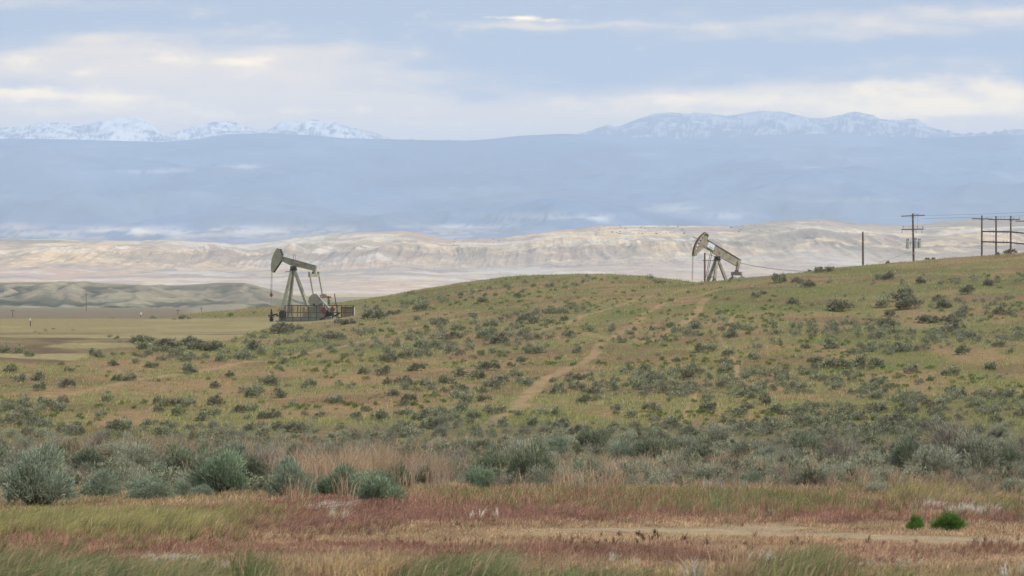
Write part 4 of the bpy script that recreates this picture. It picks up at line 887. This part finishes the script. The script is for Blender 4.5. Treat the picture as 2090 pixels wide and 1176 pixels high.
    for k in range(nr): t_ = (k + .5) / nr; ld.bar((lx0 + (lx1 - lx0) * t_, ly - .22, .3 + (zt_ - .3) * t_), (lx0 + (lx1 - lx0) * t_, ly + .22, .3 + (zt_ - .3) * t_), .035)
    ld.build('ladder', M_gal if style == 1 else M_rust, T)
    # tail: drop arm, equaliser, pitmans
    t0 = P1(tail - .22, .55); t1_ = P1(tail - .20, top); ez = t0[1] - (.62 if style == 1 else 1.0)
    da = MB().bar((t1_[0] - .02, 0, t1_[1] - .1), (t0[0] + .02, 0, ez + .1), .34, .46, up=(1, 0, 0), w2=.30, h2=.34); da.build('drop_arm', pm, T)
    L = 1.12 if style == 1 else 1.25
    eq = MB().box((t0[0], 0, ez - .12), (.34, 2 * L + .1, .42 if style == 1 else .50)).box((t0[0], 0, ez + .12), (.42, .5, .14)); eq.build('equaliser', pm, T, bevel=.02)
    MB().tube([(t0[0], -.30, ez + .22), (t0[0], .30, ez + .22)], .14, 10).build('tail_bearing', M_dark, T)
    cx, cz = (4.15, 2.80) if style == 1 else (t0[0] + .3, .6)
    pinx, pinz = (cx - .25, cz + .25) if style == 1 else (t0[0] + .15, .45)
    for y in (-L, L):
        pt = MB().bar((t0[0], y, ez + (.22 if style == 1 else 0)), (pinx, y, pinz), .14, .16, up=(1, 0, 0)).box((t0[0], y, ez + (.18 if style == 1 else -.1)), (.26, .2, .34)); pt.build('pitman_arm', pm, T)
        # crank with its two counterweights
        ck = MB().bar((cx - 1.15, y * .86, cz + .10), (cx + .95, y * .86, cz - .05), .16, .42); c_ = ck.build('crank', pm, T)
        w = MB()
        pl_ = [(cx - 1.15, cz - .15), (cx - 1.02, cz + .38), (cx - .72, cz + .72), (cx - .30, cz + .92), (cx + .15, cz + .90), (cx + .62, cz + .58), (cx + .95, cz + .12), (cx + .80, cz - .34), (cx + .35, cz - .66), (cx - .15, cz - .74), (cx - .75, cz - .52)]
        y0 = y * .95; w.prism(pl_, y0 - .16, y0 + .16); w.build('counterweight', pm, c_, bevel=.03)
        if style == 1:
            MB().tube([(cx + .74, y0 - .22, cz + .46), (cx + .74, y0 + .22, cz + .46)], .15, 12).build('red_bolt_cap', M_redp, c_)
            MB().box((cx - .22, y0 - .17 * (1 if y < 0 else -1), cz - .48), (.34, .06, .22)).build('crank_slot', M_dark, c_)
    if style != 1:
        MB().box((cx, 0, .55), (1.7, 1.0, 1.2)).build('gear_box', pm, T, bevel=.05)
        MB().box((1.2, 0, .05), (6.4, 1.6, .35)).build('skid', pm, T)
        # sign board on the beam with faded lettering
        s0 = MB().prism(P([(xh + .30, top - .14), (xh + 1.42, top - .14), (xh + 1.42, .62), (xh + .30, .62)]), -.19, -.175); sg_ = s0.build('sign_board', M_white, T)
        ik = MB(); g_ = random.Random(5); x_ = xh + .62
        while x_ < xh + 1.25:
            w_ = g_.uniform(.04, .07); ik.prism(P([(x_, .86), (x_ + w_, .86), (x_ + w_, .72 + g_.uniform(-.02, .03)), (x_, .72)]), -.197, -.191); x_ += w_ + .02
        ik.build('lettering', M_ink, sg_)
        return T
    # gear box, raised base, skid
    MB().box((cx + .05, 0, 2.55), (1.5, 1.15, 1.15)).box((cx + .05, 0, 1.95), (1.9, 1.5, .16)).build('gear_box', pm, T, bevel=.06)
    MB().box((3.55, 0, 1.35), (3.3, 1.7, 1.42)).build('raised_base', pm, T, bevel=.03)
    MB().box((2.35, 0, .42), (8.1, 1.9, .50)).box((2.35, -.96, .66), (8.1, .06, .05)).build('skid', pm, T, bevel=.02)
    MB().box((2.5, 0, .06), (8.8, 2.8, .22)).build('concrete_pad', M_gravel, T)
    # motor at the rear, slide rails, belt guard
    MB().tube([(5.6, -.45, 1.2), (5.6, .45, 1.2)], .42, 14).box((5.6, 0, .85), (.9, 1.0, .2)).box((5.6, -.2, 1.66), (.35, .3, .2)).build('motor', M_dark, T)
    MB().tube([(5.25, -1.02, 1.55), (5.25, -.88, 1.55)], .42, 18).build('red_sheave', M_redp, T)
    MB().tube([(6.55, -.9, 1.75), (6.55, -.6, 1.75)], .26, 14).build('red_cap', M_redp, T)
    MB().bar((cx + .20, -1.30, cz + .98), (6.25, -1.30, 1.92), .07, .09).build('belt_guard_edge', M_white, T)
    MB().prism([(cx + 1.0, cz + .1), (cx + 1.2, cz - .6), (6.1, 1.3), (6.2, 1.85)], -.95, -.85).build('belt_guard', pm, T)
    MB().bar((4.7, -.9, .32), (6.6, -.9, 1.2), .16, .2).bar((4.9, .9, .32), (6.6, .9, 1.2), .16, .2).build('slide_rail', M_dark, T)
    MB().box((-1.05, -1.0, .95), (.75, .6, .8)).box((-1.05, -1.0, 1.4), (.5, .4, .2)).build('control_box', M_dark, T)
    # warning sign: white strip over an orange shape
    sp2 = MB().prism([(2.62, 1.60), (2.62, 1.42), (2.85, 1.28), (3.10, 1.42), (3.10, 1.60), (2.95, 1.72), (2.76, 1.72)], -1.47, -1.45).build('orange_sign', M_orange, T)
    MB().prism([(2.72, 1.95), (3.02, 1.95), (3.02, 1.77), (2.72, 1.77)], -1.47, -1.45).build('white_label', M_white, sp2)
    st_ = MB().prism(P([(.05, top - .10), (.95, top - .16), (.95, top - .36), (.05, top - .30)]), -.19, -.175).build('faded_sticker', M_pink, T)
    # small frame standing on top of the beam
    bq = P1(-.15, top + .05); MB().bar((bq[0] - .15, 0, bq[1]), (bq[0] - .15, 0, bq[1] + .62), .035).bar((bq[0] + .15, 0, bq[1] - .05), (bq[0] + .15, 0, bq[1] + .62), .035).bar((bq[0] - .15, 0, bq[1] + .62), (bq[0] + .15, 0, bq[1] + .62), .035).build('beam_loop', M_fence, T)
    return T

# ---- pump jack one, on its levelled pad
Y1 = 383.0; X1 = (599 - CX) / FPX * Y1; Z1 = -(657.0 - CY) / FPX * Y1
J1 = pump_jack((X1, Y1, Z1), R(-28), 7.05, 13.3, 3.50, 3.35, .78, 'olive pump jack with a solid horsehead behind a dark railing on the flat pad', 1)
# guard railing round it (a thing of its own)
def railing(loc, rz):
    T = thing('guard_railing', loc, rz, 'dark low railing with mesh end panels around the base of the left pump jack', 'railing')
    x0, x1, y0, y1 = -.35, 10.2, -1.50, 1.6; zt = 2.18
    def seg(a, b, posts):
        r_ = MB()
        for z in (zt, 1.25, .62): r_.bar((a[0], a[1], z), (b[0], b[1], z), .05, .055)
        r_.build('rail', M_fence, T)
        for k in range(posts + 1):
            t_ = k / posts; p = (a[0] + (b[0] - a[0]) * t_, a[1] + (b[1] - a[1]) * t_)
            MB().bar((p[0], p[1], -.05), (p[0], p[1], zt + .04), .07, .07).build('post', M_fence, T)
    seg((x0, y0), (6.9, y0), 6); seg((6.9, y0), (x1 - 1.9, y0), 2); seg((x0, y1), (8.2, y1), 7); seg((x0, y0), (x0, y1), 2); seg((x1 - .1, y0 + .1), (8.2, y1), 2)
    f = MB()
    for a, b in (((x1 - 1.9, 0), (x1, 0)),): f.bar((x1 - 1.9, y0, 2.0), (x1, y0, 2.0), .09).bar((x1 - 1.9, y0, .5), (x1, y0, .5), .09).bar((x1 - 1.9, y0, -.05), (x1 - 1.9, y0, 2.0), .10).bar((x1 - .05, y0, -.05), (x1 - .05, y0, 2.0), .10)
    pf = f.build('panel_frame', M_rust, T)
    ms_ = MB()
    for k in range(1, 24): x = x1 - 1.9 + 1.85 * k / 24; ms_.bar((x, y0, .5), (x, y0, 2.0), .030)
    for k in range(1, 16): z = .5 + 1.5 * k / 16; ms_.bar((x1 - 1.9, y0, z), (x1, y0, z), .030)
    ms_.build('mesh_panel', M_rust, pf)
    MB().bar((x1 + .06, y0, .4), (x1 + .06, y0, 2.0), .08).build('white_post', M_white, T)
    return T
railing((X1, Y1, Z1), R(-28))
# thin leaning antenna pole behind the motor
rotp = lambda x, y: (X1 + x * math.cos(R(-28)) - y * math.sin(R(-28)), Y1 + x * math.sin(R(-28)) + y * math.cos(R(-28)))
ax_, ay_ = rotp(7.0, -.6)
an = MB().tube([(0, 0, 0), (-.62, 0, 3.75)], .055, 8); an = an.build('leaning_pole', M_dark, None, loc=(ax_ + .35, ay_, Z1)); tag(an, 'thin dark leaning pole rising beside the motor of the left pump jack', 'pole')
# wellhead under the horsehead
wx, wy = rotp(-3.45, 0)
WH = thing('wellhead', (wx, wy, Z1), 0, 'dark wellhead valves and pipes on the ground under the left pump jack head', 'wellhead')
MB().tube([(0, 0, 0), (0, 0, .55)], .22, 12).tube([(0, 0, .22), (0, 0, .30)], .36, 14).tube([(0, 0, .55), (0, 0, .63)], .34, 14).build('casing', M_dark, WH)
MB().tube([(0, 0, .62), (0, 0, 1.15)], .13, 10).tube([(0, 0, 1.15), (0, 0, 1.22)], .22, 10).tube([(0, 0, 1.2), (0, 0, 1.65)], .09, 10).build('stuffing_box', M_dark, WH)
for sx in (-1, 1): MB().tube([(0, 0, .8), (sx * .32, 0, .8)], .09, 8).tube([(sx * .32, -.02, .8), (sx * .38, -.02, .8)], .2, 12).build('hand_wheel', M_dark, WH)
MB().tube([(0, 0, .85), (.55, 0, .95), (.85, 0, .75), (1.1, 0, .85), (1.25, 0, .40), (1.75, 0, .30), (2.1, 0, .05)], .10, 8).tube([(.75, -.1, .7), (.75, -.1, 1.15)], .07, 8).tube([(1.1, -.1, .6), (1.1, -.1, 1.1)], .09, 8).build('flow_line', M_dark, WH)

# ---- pump jack two, standing just behind the crest
Y2 = 398.0; X2 = (1464 - CX) / FPX * Y2; Z2 = float(Zg(X2, Y2)) 
H2 = -(527.5 - CY) / FPX * Y2 - Z2; print('jack2 H', H2, Z2)
J2 = pump_jack((X2, Y2, Z2), R(25), H2, 27.5, 3.92, 3.35, 1.16, 'weathered tan pump jack with an openwork horsehead and white board, behind the hill crest', 2)
# brown post with a crossbar beside its ladder
px_ = (1438.5 - CX) / FPX * 396
BP = thing('brown_post', (px_, 396, float(Zg(px_, 396))), 0, 'short brown wooden post with crossbar beside the right pump jack ladder', 'post')
zt2 = -(516 - CY) / FPX * 396 - float(Zg(px_, 396))
MB().tube([(0, 0, -.3), (0, 0, zt2)], .14, 10, .11).build('pole', M_wood, BP); MB().bar((-.25, 0, zt2 - 1.05), (1.25, 0, zt2 - 1.10), .07, .09).build('crossbar', M_rust, BP)

# ---- wooden poles on the right
def at(px, py, Y): return Vector(((px - CX) / FPX * Y, Y, -(py - CY) / FPX * Y))
Yp = 438.0; S = Yp / FPX
def pole_thing(name, px, ptop, Y, r, label, lean=0.0, group=None):
    a = at(px, ptop, Y); zb_ = float(Zg(a.x, Y)); T = thing(name, (a.x, Y, zb_), 0, label, 'utility pole', group); h = a.z - zb_
    MB().tube([(lean, 0, -.6), (0, 0, h)], r, 12, r * .78).build('pole', M_wood, T); return T, h
T, h = pole_thing('bare_pole', 1761, 474, Yp, .17, 'plain brown wooden pole without arms, left of the transformer pole', .05)
MB().box((0, 0, h), (.20, .20, .30), taper=.6).build('pole_cap', M_gal, T)
TP, h = pole_thing('transformer_pole', 1863, 436, Yp, .17, 'tall brown utility pole with two crossarms and three grey transformers', .15)
def insul(x, y, z, T, up=1, s=1.0):
    m_ = MB(); m_.tube([(x, y, z), (x, y, z + up * .22 * s)], .02, 6)
    for k in range(3): m_.tube([(x, y, z + up * (.20 + k * .09) * s), (x, y, z + up * (.26 + k * .09) * s)], .075 * s, 8, .05 * s)
    m_.build('insulator', M_glassy, T)
def arm(T, x0, x1, z0, z1, name='crossarm', mat=None, w=.13, braces=True, bx=0.0, y=-.2, bl=.42):
    MB().bar((x0, y, z0), (x1, y, z1), w, w * 1.15).build(name, mat or M_wood, T, bevel=.008)
    if braces:
        for sx in (-1, 1): MB().bar((bx, y * .8, z0 - bl * 1.15), (bx + sx * bl, y, z0 - .05), .035, .05).build('brace', M_gal, T)
pz = lambda py: h - (py - 436) * S
arm(TP, (1839 - 1863) * S, (1887.5 - 1863) * S, pz(441.5), pz(439.5))
arm(TP, (1839.6 - 1863) * S, (1885 - 1863) * S, pz(468.5), pz(468))
MB().bar((-.05, -.2, pz(437)), (.9, -.2, pz(437.3)), .05, .07).build('top_bracket', M_wood, TP)
for x in (1843, 1872, 1883): insul((x - 1863) * S, -.2, pz(467.5), TP, 1, 1.05)
for x in (1840.5, 1869.5, 1881.5): insul((x - 1863) * S, -.2, pz(469.5), TP, -1, 1.0)
for x0, x1, y0, y1, yy in ((1849, 1855.5, 493, 507.5, -.15), (1872.5, 1880, 493, 506.5, -.15), (1864.5, 1871, 491.5, 507, -.42)):
    cxm = ((x0 + x1) / 2 - 1863) * S; rr = (x1 - x0) / 2 * S
    tt = MB().tube([(cxm, yy, pz(y1)), (cxm, yy, pz(y0))], rr, 16).tube([(cxm, yy, pz(y0)), (cxm, yy, pz(y0) + .06)], rr * 1.06, 16, rr * .7).tube([(cxm, yy, pz(y1) - .03), (cxm, yy, pz(y1) + .03)], rr * 1.05, 16).build('transformer', M_gal, TP)
    for dx in (-.1, .1): 
        b_ = MB().tube([(cxm + dx, yy, pz(y0) + .03), (cxm + dx, yy, pz(y0) + .42)], .05, 8); b_.tube([(cxm + dx, yy, pz(y0) + .20), (cxm + dx, yy, pz(y0) + .26)], .085, 8).tube([(cxm + dx, yy, pz(y0) + .32), (cxm + dx, yy, pz(y0) + .38)], .085, 8); b_.build('bushing', M_glassy, tt)
MB().tube([(-.05, -.25, pz(491)), (-.36, -.25, pz(492)), (-.36, -.25, pz(505)), (.0, -.25, pz(507))], .05, 8).bar((-1.0, -.1, pz(496)), (1.2, -.1, pz(496)), .08, .1).build('transformer_hanger', M_gal, TP)
MB().tube([(-.4, -.2, pz(513)), (-.1, -.3, pz(516)), (.5, -.3, pz(515)), (.9, -.3, pz(519)), (.5, -.3, pz(518)), (-.1, -.25, pz(517))], .03, 6).build('cable_loop', M_gal, TP)
# frame of poles joined by rails on the far right
FR = []
for i, (px, pt, lb) in enumerate(((2004, 440, 'left end pole of the joined pole frame on the far right'), (2033, 441, 'second pole from the left of the joined pole frame on the far right'), (2063, 441, 'third pole from the left of the joined pole frame, a bush at its foot'), (2099, 446, 'rightmost pole of the joined pole frame, at the picture edge'))):
    T, hh_ = pole_thing('frame_pole', px, pt, Yp, .15, lb, 0.0, 'poles of the frame on the far right'); FR.append((T, hh_, px, pt))
def zz(k, py): return FR[k][1] - (py - FR[k][3]) * S
def xx(k, px): return (px - FR[k][2]) * S
arm(FR[0][0], xx(0, 1983), xx(0, 2025), zz(0, 446.5), zz(0, 447.3)); insul(xx(0, 2013.5), -.2, zz(0, 446.5), FR[0][0], 1, .5)
for x in (2038, 2043.5, 2050): pass
arm(FR[1][0], xx(1, 2018), xx(1, 2062), zz(1, 448), zz(1, 448.5), y=.12, bl=.4)
for x in (2038, 2043.5, 2050): insul(xx(1, x), .12, zz(1, 448), FR[1][0], 1, .8)
arm(FR[2][0], xx(2, 2063.5), xx(2, 2081), zz(2, 448.4), zz(2, 448), y=-.15, bl=.4)
for x in (2068, 2080): insul(xx(2, x), -.15, zz(2, 448.2), FR[2][0], 1, .9)
arm(FR[3][0], xx(3, 2072), xx(3, 2112), zz(3, 451.5), zz(3, 451.8), y=-.2)
for k, (xa, ya, xb, yb_) in enumerate(((2004, 472.5, 2063, 473.5), (2004, 493.5, 2063, 495.3), (2063, 473.5, 2099, 477), (2063, 495.3, 2099, 499))):
    p, q_ = at(xa, ya, Yp - .25), at(xb, yb_, Yp - .25)
    r_ = thing('timber_rail', p, 0, ('upper' if k % 2 == 0 else 'lower') + ' dark timber rail between ' + ('the first and third' if k < 2 else 'the third and last') + ' poles of the frame', 'timber rail')
    MB().bar((0, 0, 0), q_ - p, .14, .20).build('rail', M_wood2, r_)
    n_ = 4 if k < 2 else 2
    for j in range(n_ ):
        t_ = ((.28, .40, .75, .87) if k < 2 else (.35, .8))[j]; c_ = (q_ - p) * t_; mm = MB(); s_ = 1.0 if k % 2 == 0 else 1.5
        mm.tube([(c_.x, c_.y, c_.z + .08), (c_.x, c_.y, c_.z + .08 + .22 * s_)], .05, 8, .03).tube([(c_.x, c_.y, c_.z - .08), (c_.x, c_.y, c_.z - .28)], .045, 8, .03).build('insulator', M_gal, r_)
for k, py in ((0, 501), (1, 502), (2, 500)):
    T = FR[k][0]; MB().bar((-.28, -.2, zz(k, py)), (.38, -.2, zz(k, py)), .04, .05).build('step_bracket', M_gal, T)
# wires (each hanging between its two fixings)
def wire(name, a, b, sag, r, label):
    a, b = Vector(a), Vector(b); pts = []
    for k in range(25):
        t_ = k / 24; p = a.lerp(b, t_); p.z -= sag * 4 * t_ * (1 - t_); pts.append(p - a)
    o = MB().tube(pts, r, 5).build(name, M_wire, None, loc=a); return tag(o, label, 'wire')
wire('power_line', at(1440, 518, 396), at(1763, 545, Yp), 1.4, .028, 'thin wire running from the right pump jack to the bare pole')
wire('overhead_wire', at(1887, 440, Yp), at(2330, 418, Yp + 60), .3, .014, 'thin upper wire leaving the transformer pole crossarm to the right')
wire('overhead_wire', at(1885, 446, Yp), at(2330, 426, Yp + 60), .3, .014, 'thin lower wire leaving the transformer pole crossarm to the right')
wire('guy_wire', at(1858, 515, Yp), at(1795, 536, Yp - 10), .0, .018, 'guy wire slanting down left from the transformer pole')
wire('guy_wire', at(1858, 517, Yp), at(1842, 532, Yp - 20), .0, .018, 'short steep guy wire at the foot of the transformer pole')
wire('drop_wire', at(1873.5, 441, Yp - .2), at(1872.5, 462, Yp - .2), .0, .012, 'thin vertical wire between the two crossarms of the transformer pole')

# ---- small things on the plain
def post_at(px, pb, hpx, Y, r, name, label, mat, cat='post', armw=0):
    X = (px - CX) / FPX * Y; z = float(Zg(X, Y)); hh_ = hpx * Y / FPX + max(0, (-(pb - CY) / FPX * Y) - z)
    T = thing(name, (X, Y, z), 0, label, cat); MB().tube([(0, 0, -.2), (0, 0, hh_)], r, 8, r * .8).build('pole', mat, T)
    if armw: MB().bar((-armw, 0, hh_ * .93), (armw, 0, hh_ * .93), r * 1.4).build('crossarm', mat, T)
    return T, hh_
T, hh_ = post_at(62, 668, 17, 350, .07, 'marker_post', 'thin marker post with a small white top on the pad at far left', M_wood); MB().box((0, -.08, hh_ - .15), (.15, .03, .28)).build('white_tag', M_white, T)
post_at(26, 648, 15, 640, .09, 'utility_pole', 'small distant pole on the brown flat at the left edge', M_wood, 'utility pole', .5)
post_at(176, 622, 24, 1300, .15, 'utility_pole', 'distant dark pole in front of the gullied hills, left of the pumps', M_wood, 'utility pole', 1.0)
post_at(363, 648, 15, 640, .08, 'utility_pole', 'small distant pole behind the pad, left of the left pump jack', M_wood, 'utility pole', .4)
post_at(411, 637, 9, 760, .08, 'utility_pole', 'tiny distant pole above the green rise left of the left pump jack', M_wood, 'utility pole', .4)
T, hh_ = post_at(287, 648, 8, 520, .06, 'tilted_sign', 'small white tilted board on a post behind the flat pad', M_wood, 'sign'); MB().box((.1, -.06, hh_), (.32, .04, .42), rot=Matrix.Rotation(R(25), 3, 'Y')).build('board', M_white, T)

# ---- scrub trees on the pale ridges, 8 km away (a few pixels each)
jl, _ = shrub_mesh('juniper_crown', 260, 1, .22, .16, [lin(70, 80, 60), lin(60, 68, 52)], 1, .95, 6, .3, 99, .4, stems=False)
us_, yr_, bz_ = BAD
nj = 0
for i in range(75):
    if i < 44: jx = rng.uniform(1205, 1400)
    elif i < 60: jx = rng.uniform(1480, 1680)
    else: jx = rng.uniform(925, 1030)
    ci = int(np.argmin(np.abs(us_ - jx))); rws = CY - FPX * bz_[ci] / yr_; k = int(np.argmin(rws)) - int(rng.integers(1, 26)); k = max(60, k)
    Yj = yr_[k]; Xj = (us_[ci] - CX) / FPX * Yj; s_ = rng.uniform(1.2, 2.6)
    o = bpy.data.objects.new('juniper_tree', jl); COL.objects.link(o); o.location = (Xj, Yj, bz_[ci, k] - .5); o.scale = (s_ * 1.5, s_ * 1.5, s_); o.rotation_euler = (0, 0, rng.uniform(0, 6))
    where = 'right of centre' if i < 44 else ('above the right pump jack' if i < 60 else 'between the two pump jacks')
    tag(o, 'tiny dark tree on the crest of the pale ridge ' + where, 'tree', 'tiny dark trees on the pale ridge ' + where); nj += 1

# ================================================================ labels for the bushes that have none
KW = {'blue': 'pale blue green', 'green': 'dark green', 'grey': 'grey green', 'dark': 'dark', 'dead': 'ragged grey brown', 'hill': 'grey green', 'hilldark': 'dark'}
def zone_of(s):
    px, py, Y = s['px'], s['py'], s['Y']
    if Y < 128:
        side = 'left of the tall tan grass' if px < 560 else ('behind the tall tan grass' if px < 900 else ('around the big round bush' if px < 1250 else ('in the right middle' if px < 1700 else 'below the pole frame')))
        return 'in the sagebrush belt, ' + side
    if py < 700 and px < 760: return 'by the left pump jack' if px > 480 else 'at the edge of the flat pad'
    if py < 640 and px > 1500: return 'high on the slope below the poles' if px > 1700 else 'near the crest right of the right pump jack'
    if py < 700: return 'on the upper slope between the pump jacks' if px < 1420 else ('on the upper slope below the right pump jack' if px < 1700 else 'in the dark thicket below the poles')
    band = 'middle' if py < 800 else 'lower'
    side = 'at the left edge' if px < 330 else ('below the left pump jack' if px < 700 else ('left of the worn track' if px < 1060 else ('right of the worn track' if px < 1400 else ('below the right pump jack' if px < 1650 else 'below the poles'))))
    return 'on the %s slope %s' % (band, side)
zonesd = {}
for s in SHRUBS:
    if not s['label']: zonesd.setdefault(zone_of(s), []).append(s)
for zn, L in zonesd.items():
    rest = list(L)
    def take(key, word):
        if len(rest) > 2 or (len(rest) >= 1 and word == 'largest' and len(L) <= 2):
            b = max(rest, key=key); rest.remove(b); b['o']['label'] = '%s %s sagebrush %s' % (word, KW[b['kind']], zn)
    # each superlative is taken over the whole zone so that it is true
    used = set()
    for key, word in ((lambda s: s['w'], 'largest'), (lambda s: -s['px'], 'leftmost'), (lambda s: s['px'], 'rightmost'), (lambda s: s['py'], 'nearest'), (lambda s: -s['py'], 'farthest'), (lambda s: -s['w'], 'smallest')):
        b = max(L, key=key)
        if id(b) in used or len(L) < 2: continue
        used.add(id(b)); b['o']['label'] = '%s bush of those %s' % (word, zn)
    rest = [s for s in L if id(s) not in used]
    for kind in set(KW[s['kind']] for s in rest):
        R_ = [s for s in rest if KW[s['kind']] == kind]
        for s in R_:
            s['o']['label'] = '%s sagebrush %s%s' % (kind, 'among others ' if len(R_) > 1 else '', zn)
            if len(R_) > 1: s['o']['group'] = '%s sagebrush %s' % (kind, zn)
    if len(L) == 1: L[0]['o']['label'] = 'single sagebrush ' + zn
